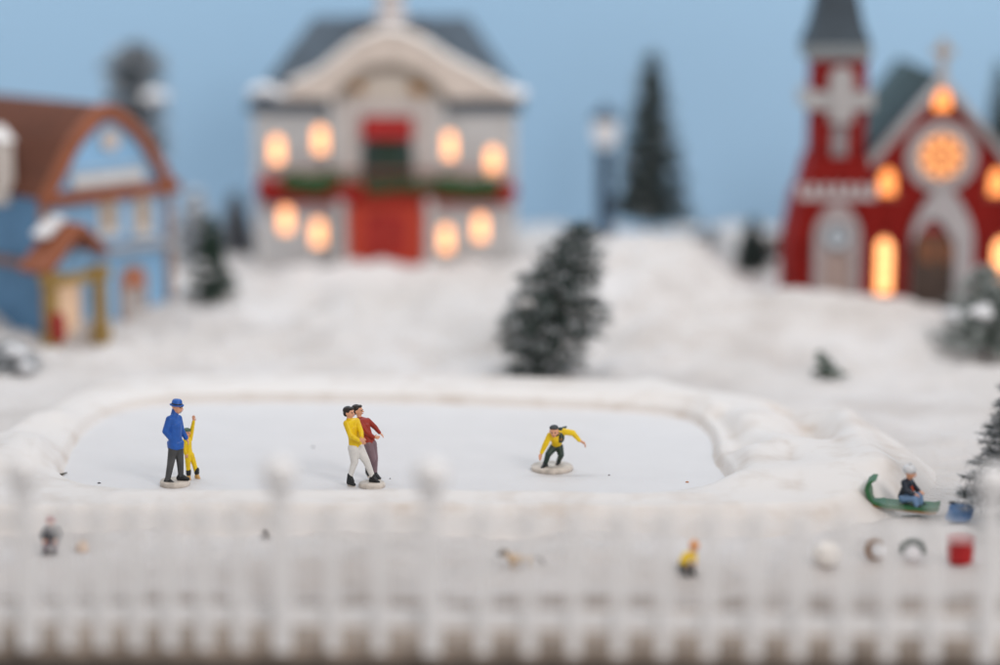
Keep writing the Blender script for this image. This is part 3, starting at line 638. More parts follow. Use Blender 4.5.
tree_at(708, 262, 232, 90, 'pale grey snow-dusted shrub right of the tall tree', 0.95, 4000, 21, flock=0.7, needle=0.25, thick=0.035, green=(0.22, 0.20, 0.18), name='shrub', prof=lambda u: (1 - u) ** .5)
tree_at(996, 240, 62, 92, 'dark tree top showing over the right slope of the church roof', 1.0, 8000, 12, flock=0.1, needle=0.3, thick=0.035)
p = at(140, 262, 90)
conifer('tall grey frosted round-topped tree rising behind the blue inn', p, ht(140, 262, 44, 90), 1.15, 14000, 13, flock=0.45, needle=0.33, thick=0.03, green=(0.06, 0.075, 0.085), prof=lambda u: 0.75 + 0.45 * u if u < .85 else 1.1 * ((1 - u) / .15) ** .5 + .1, clumps=1, snow=[((at(153, 97, 89).x - p.x, -1.1, at(153, 97, 89).z - p.z), 0.36)])
# snowy tree by the church door, right edge
p = at(985, 352, 73); p.z = sz(p.x, p.y); conifer('pale green snow-covered tree in front of the church door', p, ht(985, 352, 262, 73), 1.55, 9000, 15, flock=0.62, needle=0.24, thick=0.022, clumps=7, green=(0.07, 0.13, 0.09), prof=lambda u: 1.0 * (1 - u) ** .6 + .12, flock_mat=mat('soft_frost', (0.5, 0.52, 0.52), 0.9))
# left edge bush
p = at(8, 360, 71.5); p.z = sz(p.x, p.y); conifer('low grey frosted bush at the corner of the blue inn', p, 1.0, 1.1, 5000, 16, flock=0.85, needle=0.2, thick=0.02, clumps=6, green=(0.10, 0.14, 0.14), name='frosted_bush', prof=lambda u: (1 - u) ** .5)
# lone sprig in the snow
p = at(832, 372, 70.5); p.z = sz(p.x, p.y) - 0.02
conifer('small dark green sprig poking out of the snow bank, leaning left', p, 0.85, 0.45, 1500, 17, flock=0.10, needle=0.13, thick=0.014, lean=(-0.4, 0), name='evergreen_sprig', green=(0.04, 0.11, 0.06), prof=lambda u: (1 - u) ** .8 + .1)
# sharp tree at the right edge
p = at(1017, 560, 54.0); p.z = -0.15
conifer('tall flocked dark green tree at the right edge beside the fence post', p, 4.35, 1.5, 46000, 18, flock=0.30, needle=0.17, thick=0.0075, clumps=0, prof=lambda u: (1 - u) ** 0.9 * .93 + .05, green=(0.02, 0.04, 0.042), flock_mat=mat('flock', (0.75, 0.76, 0.79), 0.9, 0.1, 5, spec=0.1))

# ------------------------------------------------ street lamp
p = at(604, 250, 89)
lp = thing('street_lamp', 'dark blue street lamp with white globe standing left of the tall tree', 'street lamp', p)
zt_ = ht(603, 250, 104, 89); NAVY = mat('navy_iron', (0.025, 0.045, 0.08), 0.4, 0.2)
B().lathe([(0.46, 0), (0.46, .3), (0.36, .5), (0.30, 1.0), (0.28, zt_ - 2.0), (0.38, zt_ - 1.9), (0.38, zt_ - 1.8), (0.26, zt_ - 1.7)], seg=16).build('post', NAVY, lp, True)
B().ball((0, 0, zt_ - 1.05), (0.47, 0.47, 0.62), 20, 14).build('globe', mat('frosted_globe', (0.55, 0.53, 0.54), 0.3, emit=(1, .95, .92), es=0.25), lp, True)
B().lathe([(0.56, zt_ - .58), (0.4, zt_ - .3), (0.12, zt_ - .12), (0.03, zt_ + .05)], seg=16).build('cap', NAVY, lp)

# ------------------------------------------------ picket fence in front
FW = mat('fence_white', (0.90, 0.885, 0.885), 0.5, 0.03, 1.5, 0.15, 10)
def fence(label, items, base, sag):
    """items: (pixel x, is_post)"""
    zb = 0.25
    def pt(x): q = gnd(x, base(x), zb); return q
    o0 = pt(items[0][0]); t = thing('picket_fence', label, 'fence', o0, 0, 'white picket fencing along the front of the village')
    pts = []
    for x, post in items:
        q = pt(x) - o0; q.z = 0; pts.append((q, post))
        if post:
            po = B().box((q.x - .17, q.y - .17, 0), (q.x + .17, q.y + .17, 3.22)); po.box((q.x - .23, q.y - .23, 3.1), (q.x + .23, q.y + .23, 3.18)); po = po.build('post', FW, t, bevel=0.03)
            B().lathe([(0.14, 3.22), (0.12, 3.24), (0.22, 3.27), (0.31, 3.36), (0.35, 3.50), (0.33, 3.64), (0.25, 3.77), (0.13, 3.84), (0.01, 3.86)], (q.x, q.y, 0), 20).build('finial', FW, po, True)
        else:
            B().prism([(q.x - .125, 0.0), (q.x + .125, 0.0), (q.x + .125, 2.8), (q.x, 3.0), (q.x - .125, 2.8)], q.y - .05, q.y + .05).build('picket', FW, t, bevel=0.015)
    a = pts[0][0]; b_ = pts[-1][0]; d = (b_ - a).normalized(); nrm = Vector((-d.y, d.x, 0)) * .11
    a = a - d * 0.2; b_ = b_ + d * sag
    for z, th in ((0.50, .32), (2.42, .17)):
        bb = B(); vs = [bb.bm.verts.new(v) for v in (a + nrm * .5 + Vector((0, 0, z)), b_ + nrm * .5 + Vector((0, 0, z)), b_ + nrm * 1.5 + Vector((0, 0, z)), a + nrm * 1.5 + Vector((0, 0, z)), a + nrm * .5 + Vector((0, 0, z + th)), b_ + nrm * .5 + Vector((0, 0, z + th)), b_ + nrm * 1.5 + Vector((0, 0, z + th)), a + nrm * 1.5 + Vector((0, 0, z + th)))]
        for f in ((0, 1, 2, 3), (4, 5, 6, 7), (0, 1, 5, 4), (1, 2, 6, 5), (2, 3, 7, 6), (3, 0, 4, 7)): bb.bm.faces.new([vs[k] for k in f])
        bb.build('rail', FW, t)
bl = lambda x: 648 + x * 0.006
br = lambda x: 646 + x * 0.016
fence('left stretch of the white picket fence, its pickets set close together', [(-40, 0), (-7, 0), (30, 1), (69, 0), (103, 0), (137, 0), (171, 0), (205, 0), (241, 0)], bl, 0.68)
fence('right stretch of the white picket fence, its pickets spaced wider, with three ball-topped posts', [(283, 1), (333, 0), (380, 0), (432, 1), (483, 0), (529, 0), (574, 0), (619, 0), (664, 0), (709, 0), (754, 0), (798, 0), (842, 0), (887, 0), (932, 0), (986, 1), (1036, 0)], br, 0)

# ------------------------------------------------ figures
SKIN = mat('flesh_paint', (0.72, 0.36, 0.22), 0.45, 0.12, 8, spec=0.4)
INK = mat('dark_paint', (0.012, 0.014, 0.016), 0.4, 0.3, 8)
LIP = mat('lip_paint', (0.45, 0.08, 0.05), 0.5)
def paint(name, col, rough=0.42, **k): return mat(name, col, rough, k.pop('var', 0.18), k.pop('scale', 7), 0.25, 30, dist=0.01, **k)
def sph(c, r, M=None, n=8):
    if not hasattr(r, '__len__'): r = (r, r, r)
    out = []
    for i in range(n + 1):
        th = PI * i / n
        for j in range(2 * n if 0 < i < n else 1):
            ph = PI * j / n; v = Vector((r[0] * math.sin(th) * math.cos(ph), r[1] * math.sin(th) * math.sin(ph), r[2] * math.cos(th)))
            out.append(Vector(c) + (M @ v if M is not None else v))
    return out
def solid(name, hulls, m, parent, voxel=0.012, smooth=4, label=None):
    bm = bmesh.new()
    for pts in hulls:
        vs = [bm.verts.new(p) for p in pts]
        r = bmesh.ops.convex_hull(bm, input=vs)
        bmesh.ops.delete(bm, geom=list({g for g in r['geom_interior'] + r['geom_unused'] if isinstance(g, bmesh.types.BMVert)}), context='VERTS')
    me = bpy.data.meshes.new('t'); bm.to_mesh(me); bm.free(); o = bpy.data.objects.new('t', me); C.objects.link(o)
    q = o.modifiers.new('r', 'REMESH'); q.mode = 'VOXEL'; q.voxel_size = voxel
    q = o.modifiers.new('s', 'SMOOTH'); q.factor = 0.5; q.iterations = smooth
    dg = bpy.context.evaluated_depsgraph_get(); m2 = bpy.data.meshes.new_from_object(o.evaluated_get(dg))
    bpy.data.objects.remove(o); bpy.data.meshes.remove(me); m2.name = name
    return link(name, m2, m, parent, smooth=True, label=label)
def limb(J, segs): return [sph(J[a] if isinstance(a, str) else a, ra) + sph(J[b] if isinstance(b, str) else b, rb) for a, ra, b, rb in segs]
def hand(wr, d, n_, s, curl=0.35):
    """palm, four unequal bent fingers and a thumb; wr wrist, d pointing direction, n_ palm normal, s hand length"""
    d = d.normalized(); sd = d.cross(n_).normalized(); n_ = sd.cross(d).normalized(); out = []
    pc = wr + d * s * .28
    out.append(sph(wr, s * .13) + sph(wr + d * s * .5 + sd * s * .14, s * .1) + sph(wr + d * s * .5 - sd * s * .16, s * .1))
    for k, ln in enumerate((0.40, 0.5, 0.46, 0.34)):
        o_ = sd * s * (0.18 - k * 0.125); a = wr + d * s * .48 + o_; b_ = a + (d + o_ * 0.9 / s + n_ * curl * .6).normalized() * s * ln * .55; c = b_ + (d + n_ * curl * 2.2).normalized() * s * ln * .5
        out.append(sph(a, s * .065, n=5) + sph(b_, s * .055, n=5)); out.append(sph(b_, s * .055, n=5) + sph(c, s * .042, n=5))
    a = wr + d * s * .15 + sd * s * .12; b_ = a + (d * .6 + sd * .8).normalized() * s * .3; c = b_ + (d + sd * .15 + n_ * .3).normalized() * s * .2
    out.append(sph(a, s * .08, n=5) + sph(b_, s * .062, n=5)); out.append(sph(b_, s * .062, n=5) + sph(c, s * .048, n=5))
    return out
def head(c, fw, up, s):
    """hulls of a head; s = head height"""
    fw = fw.normalized(); sd = fw.cross(up).normalized(); up = sd.cross(fw).normalized(); M = Matrix((sd, fw, up)).transposed()
    P = lambda x, y, z: Vector(c) + M @ Vector((x * s, y * s, z * s))
    h = [sph(P(0, -.04, .12), (s * .36, s * .42, s * .38), M), sph(P(0, .05, -.02), (s * .31, s * .35, s * .4), M) + sph(P(0, .14, -.36), (s * .17, s * .17, s * .12), M)]
    h.append(sph(P(0, .36, .06), s * .05) + sph(P(0, .50, -.10), s * .065)); h.append(sph(P(0, .38, -.26), (s * .12, s * .06, s * .05), M))
    for q in (-1, 1):
        h.append(sph(P(q * .36, -.02, -.02), (s * .05, s * .09, s * .13), M)); h.append(sph(P(q * .15, .30, .15), (s * .11, s * .08, s * .04), M))
    return h, M, P
def face(parent, P, s):
    for q in (-1, 1): B().ball(P(q * .145, .385, .045), s * .05, 8, 6).build('eye', INK, parent, True)
    B().tube([P(-.1, .44, -.24), P(0, .465, -.235), P(.1, .44, -.24)], s * .028, 6).build('mouth', LIP, parent, True)
def shoe(parent, ank, toe, m, s=1.0, blade=None, name='skate'):
    ank = Vector(ank); toe = Vector(toe); d = (toe - ank); hl = ank - Vector((d.x, d.y, 0)) * 0.35 + Vector((0, 0, -(ank.z - toe.z) * .8))
    h = [sph(ank + Vector((0, 0, .03 * s)), .058 * s) + sph(hl, .05 * s), sph(hl, .048 * s) + sph(toe, .04 * s), sph(ank, .055 * s) + sph(toe * .6 + ank * .4, .045 * s)]
    o = solid(name, h, m, parent, 0.01)
    if blade:
        a = hl + Vector((0, 0, -.055 * s)); b_ = toe + Vector((0, 0, -.05 * s)); dd = (b_ - a).normalized()
        solid('sole', [sph(a - dd * .02, .022 * s) + sph(b_ + dd * .03, .022 * s) + sph(a + Vector((0, 0, .03)), .03 * s) + sph(b_ + Vector((0, 0, .03)), .03 * s)], blade, o, 0.009, 2)
    return o
class Fig:
    def __init__(s, label, origin_px, z, J, group=None, Y=None):
        g = gnd(origin_px[0], origin_px[1], z) if Y is None else at(origin_px[0], origin_px[1], Y)
        s.g = g; s.t = thing('person', label, 'person', g, 0, group); s.J = {k: at(x, y, g.y + d) - g for k, (x, y, d) in J.items()}
    def torso(s, k=1.0, dp=.62, axis=None):
        J = s.J; ax = (J['shR'] - J['shL']); out = []
        def ell(c, wx, wy): 
            M = Matrix.Rotation(math.atan2(ax.y, ax.x), 3, 'Z'); return sph(c, (wx, wy, wx * .55), M)
        W_ = ax.length / 2
        hw = s.hipw
        out.append(ell(J['chest'], W_ * .95 * k, W_ * dp * 1.05 * k + .01) + ell(J['waist'], hw * 1.02 * k, hw * .8 * k))
        out.append(ell(J['waist'], hw * 1.02 * k, hw * .82 * k) + ell(J['hip'], hw * 1.12 * k, hw * .9 * k))
        out.append(sph(J['shL'], .062 * k * s.sc) + sph(J['shR'], .062 * k * s.sc) + ell(J['chest'], W_ * .8 * k, W_ * dp * k))
        out.append(sph(J['shL'], .05 * k * s.sc) + sph(J['shR'], .05 * k * s.sc) + sph(J['neck'], .045 * k * s.sc))
        return out
disc_m = mat('base_cream', (0.58, 0.52, 0.46), 0.6, 0.3, 5, 0.4, 18, dist=0.02)
def disc(parent, c, r, th=0.1, name='base_disc', tilt=0):
    return B().lathe([(r * .93, -.02), (r, .015), (r, th * .7), (r * .95, th), (r * .3, th * 1.02), (0.005, th * 1.02)], c, 36).build(name, disc_m, parent, True)

# man in blue
J = dict(head=(177.2, 407.4, 0), neck=(174.6, 415, 0), shL=(169.5, 419.5, -.17), shR=(178.5, 418.5, .17), chest=(174.6, 424, 0), waist=(175.2, 437, 0), hip=(175.6, 446, 0),
         elL=(165.4, 431.5, -.24), wrL=(171.5, 439.5, -.10), elR=(181.5, 430.5, .22), wrR=(186, 438, .26),
         hpL=(173.2, 448, -.06), hpR=(178.6, 448, .06), knL=(170.6, 464, -.07), anL=(167.6, 480.0, -.06), knR=(180.2, 463, .06), anR=(180.9, 476.0, .05), toL=(173.0, 483.0, -.10), toR=(188.0, 479.0, .02))
f = Fig('man in a blue coat and blue hat and dark trousers on a round base', (175, 486), 0, J); f.hipw = .165; f.sc = 1.35; J = f.J; T = f.t
BLU = paint('coat_blue', (0.015, 0.10, 0.42)); DKT = paint('trouser_black', (0.03, 0.032, 0.034), col2=(0.075, 0.075, 0.075), scale=2.2)
hd, M, P = head(J['head'], Vector((1, -.45, -.02)), Vector((0, 0, 1)), .315)
body = f.torso(.82) + hd + limb(J, [('neck', .07, 'head', .06), ('shL', .06, 'elL', .05), ('elL', .05, 'wrL', .035), ('shR', .06, 'elR', .05), ('elR', .05, 'wrR', .035), ('hpL', .1, 'knL', .07), ('knL', .07, 'anL', .045), ('hpR', .1, 'knR', .07), ('knR', .07, 'anR', .045)])
body += hand(J['wrL'], Vector((.6, .1, -.8)), Vector((0, 1, 0)), .2, .5) + hand(J['wrR'], Vector((.5, -.1, -.8)), Vector((-1, 0, 0)), .2, .5)
bo = solid('body', body, SKIN, T, .009); face(bo, P, .30)
solid('coat', f.torso(1.15, .7) + limb(J, [('shL', .095, 'elL', .08), ('elL', .08, 'wrL', .062), ('shR', .095, 'elR', .078), ('elR', .078, 'wrR', .06), ('neck', .075, 'chest', .1)]) + [sph(J['hip'] + Vector((0, 0, .1)), (.215, .18, .08)) + sph(J['hip'] + Vector((0, 0, -.05)), (.205, .18, .03))] + [sph(P(-.02, -.2, -.25), .085) + sph(J['neck'], .1)], BLU, T)
solid('trousers', limb(J, [('hpL', .125, 'knL', .092), ('knL', .092, 'anL', .072), ('hpR', .125, 'knR', .09), ('knR', .09, 'anR', .068), ('hpL', .12, 'hpR', .12)]) + [sph(J['hip'], (.17, .14, .1))], DKT, T)
shoe(T, J['anL'], J['toL'], INK, 1.2, name='shoe'); shoe(T, J['anR'], J['toR'], INK, 1.2, name='shoe')
ht_ = B(Matrix.Translation(P(-.0, -.03, .2)) @ Matrix.Rotation(R(6), 4, 'Y')); ht_.lathe([(.0, -.005), (.175, -.01), (.178, .008), (.132, .02), (.125, .1), (.10, .135), (.03, .14), (.002, .13)], seg=28)
hat = ht_.build('hat', BLU, T, True)
B(Matrix.Translation(P(-.0, -.03, .2)) @ Matrix.Rotation(R(6), 4, 'Y')).lathe([(.134, .02), (.137, .022), (.134, .05), (.13, .05)], seg=28).build('hat_band', INK, hat, True)
solid('beard', [sph(P(0, .12, -.34), .04) + sph(P(0, .28, -.36), .03), sph(P(-.2, .0, -.1), .025) + sph(P(-.1, .2, -.34), .03)], paint('grey_hair', (0.35, 0.36, 0.36)), T, .009)
dp = gnd(175, 485, 0) - f.g; disc(T, (dp.x, dp.y, 0), .375, .13)
for o_ in list(T.children): pass

# child in yellow
J = dict(head=(186.9, 433.2, 0), neck=(187.4, 438, 0), shL=(185.4, 440, -.1), shR=(190.2, 439.5, .1), chest=(187.8, 443, 0), waist=(188.6, 449, 0), hip=(189.4, 454, 0),
         elR=(192.0, 430, .12), wrR=(193.6, 421.5, .08), elL=(184.0, 447, -.12), wrL=(185.5, 453.5, -.16),
         hpL=(187.6, 455, -.04), hpR=(191.2, 455, .04), knL=(188.0, 465.5, -.05), anL=(188.6, 475.0, -.04), knR=(194.4, 464.5, .05), anR=(196.8, 474.0, .06), toL=(190.0, 479.6, -.09), toR=(199.2, 478.2, .02))
f = Fig('child in a yellow suit and green cap raising one arm beside the man', (192, 479), 0, J); f.hipw = .085; f.sc = .8; J = f.J; T = f.t
YEL = paint('yellow_paint', (0.80, 0.56, 0.006), col2=(0.72, 0.46, 0.004)); SKN2 = SKIN
hd, M, P = head(J['head'], Vector((.25, -1, .1)), Vector((0, 0, 1)), .235)
body = f.torso(.75) + hd + limb(J, [('neck', .045, 'head', .05), ('shL', .04, 'elL', .034), ('elL', .034, 'wrL', .024), ('shR', .04, 'elR', .034), ('elR', .034, 'wrR', .024), ('hpL', .06, 'knL', .04), ('knL', .04, 'anL', .03), ('hpR', .06, 'knR', .04), ('knR', .04, 'anR', .03)])
body += hand(J['wrR'], Vector((.05, 0, 1)), Vector((-.3, -1, 0)), .17, .15) + hand(J['wrL'], Vector((.3, 0, -1)), Vector((0, 1, 0)), .14, .4)
bo = solid('body', body, SKIN, T, .008); face(bo, P, .235)
solid('suit', f.torso(1.1) + limb(J, [('shL', .06, 'elL', .054), ('elL', .054, 'wrL', .044), ('shR', .06, 'elR', .054), ('elR', .054, 'wrR', .042), ('hpL', .08, 'knL', .062), ('knL', .062, 'anL', .052), ('hpR', .08, 'knR', .062), ('knR', .062, 'anR', .052), ('hpL', .08, 'hpR', .08)]), YEL, T, .01)
for a, b_ in (('anL', 'toL'), ('anR', 'toR')):
    solid('leg_band', limb(J, [(J[a] + Vector((0, 0, .11)), .068, J[a] + Vector((0, 0, .03)), .066)]), INK, T, .009)
    shoe(T, J[a], J[b_], paint('tan_boot', (0.62, 0.36, 0.12)), .85, name='boot')
solid('cap', [sph(P(0, -.1, .3), (.105, .11, .065)), sph(P(0, .1, .28), (.08, .07, .02)) + sph(P(0, .3, .25), (.05, .04, .012))], paint('cap_green', (0.06, 0.11, 0.06)), T, .009)

# couple: front figure in yellow
J = dict(head=(349.2, 412.6, 0), neck=(349.3, 419.5, 0), shL=(346.6, 423.5, -.14), shR=(356.5, 421.0, .1), chest=(352.4, 427.5, 0), waist=(354.8, 439.5, 0), hip=(355.8, 446.5, 0),
         elR=(361.0, 432.0, -.13), wrR=(361.8, 438.4, -.22), elL=(350.5, 435.5, -.23), wrL=(358.4, 440.3, -.27),
         hpL=(353.6, 448, -.05), hpR=(358.4, 448, .05), knL=(354.4, 462, -.04), anL=(350.0, 476.5, -.02), knR=(366.4, 461.5, .0), anR=(372.8, 477.0, .0), toL=(354.0, 484.6, -.06), toR=(378.4, 482.2, -.04))
f = Fig('front skater of the embracing couple, in yellow sweater and white trousers', (360, 486), 0, J); f.hipw = .155; f.sc = 1.2; J = f.J; T = f.t
hd, M, P = head(J['head'], Vector((1, -.55, .02)), Vector((-.08, 0, 1)), .30)
HAIR = paint('hair_black', (0.02, 0.013, 0.01)); WTR = paint('trouser_white', (0.68, 0.66, 0.63), var=.08)
body = f.torso(.82) + hd + limb(J, [('neck', .065, 'head', .06), ('shL', .055, 'elL', .046), ('elL', .046, 'wrL', .034), ('shR', .055, 'elR', .046), ('elR', .046, 'wrR', .034), ('hpL', .1, 'knL', .07), ('knL', .07, 'anL', .045), ('hpR', .1, 'knR', .07), ('knR', .07, 'anR', .045)])
body += hand(J['wrL'], Vector((1, -.1, .1)), Vector((0, 1, 0)), .19, .4) + hand(J['wrR'], Vector((.4, -.3, -.8)), Vector((0, 1, 0)), .19, .4)
bo = solid('body', body, SKIN, T, .009); face(bo, P, .30)
solid('sweater', f.torso(1.1, .66) + limb(J, [('shL', .088, 'elL', .07), ('elL', .07, 'wrL', .052), ('shR', .085, 'elR', .068), ('elR', .068, 'wrR', .05), ('neck', .078, 'chest', .08)]), YEL, T, .01)
solid('trousers', limb(J, [('hpL', .15, 'knL', .095), ('knL', .095, 'anL', .06), ('hpR', .15, 'knR', .095), ('knR', .095, 'anR', .062), ('hpL', .14, 'hpR', .14)]) + [sph(J['hip'], (.185, .15, .11))], WTR, T)
shoe(T, J['anL'], J['toL'], INK, 1.2, disc_m); shoe(T, J['anR'], J['toR'], INK, 1.15, disc_m)
solid('hair', [sph(P(0, -.12, .18), (.128, .135, .11), M), sph(P(0, -.3, -.05), (.10, .07, .10), M), sph(P(0, .22, .36), (.085, .06, .045), M)], HAIR, T, .009)
dp = gnd(372, 486.5, 0) - f.g; disc(T, (dp.x, dp.y, 0), .33, .10)

# couple: rear figure in red
J = dict(head=(357.9, 410.6, 0), neck=(359.6, 418.2, 0), shL=(358.4, 421.5, -.12), shR=(367.6, 420.8, .14), chest=(363.6, 425.5, 0), waist=(367.2, 435.5, 0), hip=(369.6, 442, 0),
         elR=(374.8, 427.0, .18), wrR=(379.4, 432.6, .16), elL=(367, 432.5, -.15), wrL=(373.4, 437.2, -.12),
         hpL=(368.4, 444, -.05), hpR=(372.0, 444, .05), knR=(374.8, 458, .04), anR=(375.0, 474.0, .06), knL=(372.4, 458.5, -.05), anL=(367.6, 468.6, .12), toR=(379.6, 478.2, .04), toL=(368.4, 475.0, .02))
g0 = f.g; f = Fig('skater in red jacket and mauve trousers, the rear one of the embracing couple', (368, 480), 0, J); f.hipw = .14; f.sc = 1.15; J = f.J; T = f.t
hd, M, P = head(J['head'], Vector((1, -.3, .06)), Vector((-.1, 0, 1)), .29)
REDJ = paint('jacket_red', (0.32, 0.025, 0.010)); MAU = paint('trouser_mauve', (0.20, 0.13, 0.15), scale=4)
body = f.torso(.82) + hd + limb(J, [('neck', .062, 'head', .06), ('shL', .05, 'elL', .044), ('elL', .044, 'wrL', .032), ('shR', .05, 'elR', .044), ('elR', .044, 'wrR', .032), ('hpL', .09, 'knL', .065), ('knL', .065, 'anL', .042), ('hpR', .09, 'knR', .065), ('knR', .065, 'anR', .042)])
body += hand(J['wrR'], Vector((.8, -.1, -.7)), Vector((-.5, 0, -.6)), .18, .3) + hand(J['wrL'], Vector((1, -.1, -.05)), Vector((0, 1, 0)), .18, .3)
bo = solid('body', body, SKIN, T, .009); face(bo, P, .29)
solid('jacket', f.torso(1.08, .66) + limb(J, [('shL', .08, 'elL', .066), ('elL', .066, 'wrL', .05), ('shR', .08, 'elR', .064), ('elR', .064, 'wrR', .046), ('neck', .07, 'chest', .08)]), REDJ, T, .01)
solid('trousers', limb(J, [('hpL', .125, 'knL', .088), ('knL', .088, 'anL', .06), ('hpR', .125, 'knR', .085), ('knR', .085, 'anR', .055), ('hpL', .12, 'hpR', .12)]) + [sph(J['hip'], (.15, .13, .09))], MAU, T)
shoe(T, J['anL'], J['toL'], INK, 1.1, disc_m); shoe(T, J['anR'], J['toR'], INK, 1.1, disc_m)
solid('hair', [sph(P(0, -.14, .2), (.122, .13, .105), M), sph(P(0, -.3, -.02), (.10, .08, .11), M), sph(P(0, .2, .38), (.075, .06, .04), M)], HAIR, T, .009)

# speed skater
J = dict(head=(554.0, 431.4, -.20), neck=(557.0, 433.8, -.08), shL=(549.8, 435.5, -.10), shR=(563.8, 431.6, .0), chest=(556.8, 438.2, 0), waist=(557.0, 443.0, .10), hip=(556.2, 446.2, .20),
         elL=(545.0, 445.5, -.14), wrL=(541.6, 452.6, -.18), elR=(573.0, 433.0, -.02), wrR=(579.4, 440.4, -.06),
         hpL=(553.8, 447, .16), hpR=(559.2, 447, .20), knL=(548.2, 454.2, .0), anL=(545.2, 464.0, .05), knR=(561.0, 455.0, .06), anR=(558.6, 461.2, .32), toL=(542.2, 468.0, -.12), toR=(557.0, 464.6, .18))
f = Fig('crouching speed skater with arms spread, yellow sleeves and dark green vest, on a base', (552, 471), 0, J); f.hipw = .125; f.sc = 1.15; J = f.J; T = f.t
GRN = paint('vest_green', (0.018, 0.04, 0.03))
hd, M, P = head(J['head'], Vector((-.12, -1, -.22)), Vector((-.05, -.15, 1)), .30)
body = f.torso(.82) + hd + limb(J, [('neck', .062, 'head', .06), ('shL', .05, 'elL', .044), ('elL', .044, 'wrL', .033), ('shR', .05, 'elR', .044), ('elR', .044, 'wrR', .033), ('hpL', .085, 'knL', .06), ('knL', .06, 'anL', .042), ('hpR', .085, 'knR', .06), ('knR', .06, 'anR', .042)])
body += hand(J['wrL'], Vector((-.3, -.1, -1)), Vector((.8, -.6, 0)), .22, .25) + hand(J['wrR'], Vector((1, -.05, -.55)), Vector((-.4, -.3, -.8)), .26, .7)
bo = solid('body', body, SKIN, T, .009); face(bo, P, .30)
solid('shirt', f.torso(1.05, .66) + limb(J, [('shL', .08, 'elL', .072), ('elL', .07, 'wrL', .05), ('shR', .088, 'elR', .075), ('elR', .072, 'wrR', .05)]), YEL, T, .01)
solid('vest', [sph(J['chest'] + Vector((.10, -.0, .0)), (.10, .17, .12)) + sph(J['shR'] + Vector((-.08, .02, .03)), .085), sph(J['neck'] + Vector((.02, .05, .02)), (.12, .09, .05)) + sph(J['shR'] + Vector((.0, .10, .06)), .05), sph(J['neck'] + Vector((.06, .08, .06)), .035) + sph(at(565.8, 427.0, f.g.y + .15) - f.g, .03), sph(J['neck'] + Vector((-.02, -.0, .0)), .08) + sph(J['shL'] + Vector((.08, -.01, 0)), .05)], GRN, T, .01)
B().tube([J['chest'] + Vector((.11 + .03 * math.cos(a), -.185, .01 + .03 * math.sin(a))) for a in (0, 1.57, 3.14, 4.71)], .012, 6, True).build('badge', GOLD, T, True)
solid('leggings', limb(J, [('hpL', .11, 'knL', .082), ('knL', .08, 'anL', .06), ('hpR', .11, 'knR', .082), ('knR', .08, 'anR', .058), ('hpL', .11, 'hpR', .11)]) + [sph(J['hip'], (.155, .14, .1)) + sph(J['waist'] + Vector((0, .03, -.03)), (.13, .1, .05))], GRN, T)
shoe(T, J['anL'], J['toL'], INK, 1.1); shoe(T, J['anR'], J['toR'], INK, 1.0)
solid('hair', [sph(P(0, -.10, .3), (.118, .125, .065), M), sph(P(.0, -.28, .1), (.105, .07, .10), M), sph(P(-.08, .2, .36), (.085, .05, .022), M)], INK, T, .009)
dp = gnd(552.0, 469.5, 0) - f.g; disc(T, (dp.x, dp.y, 0), .54, .11)

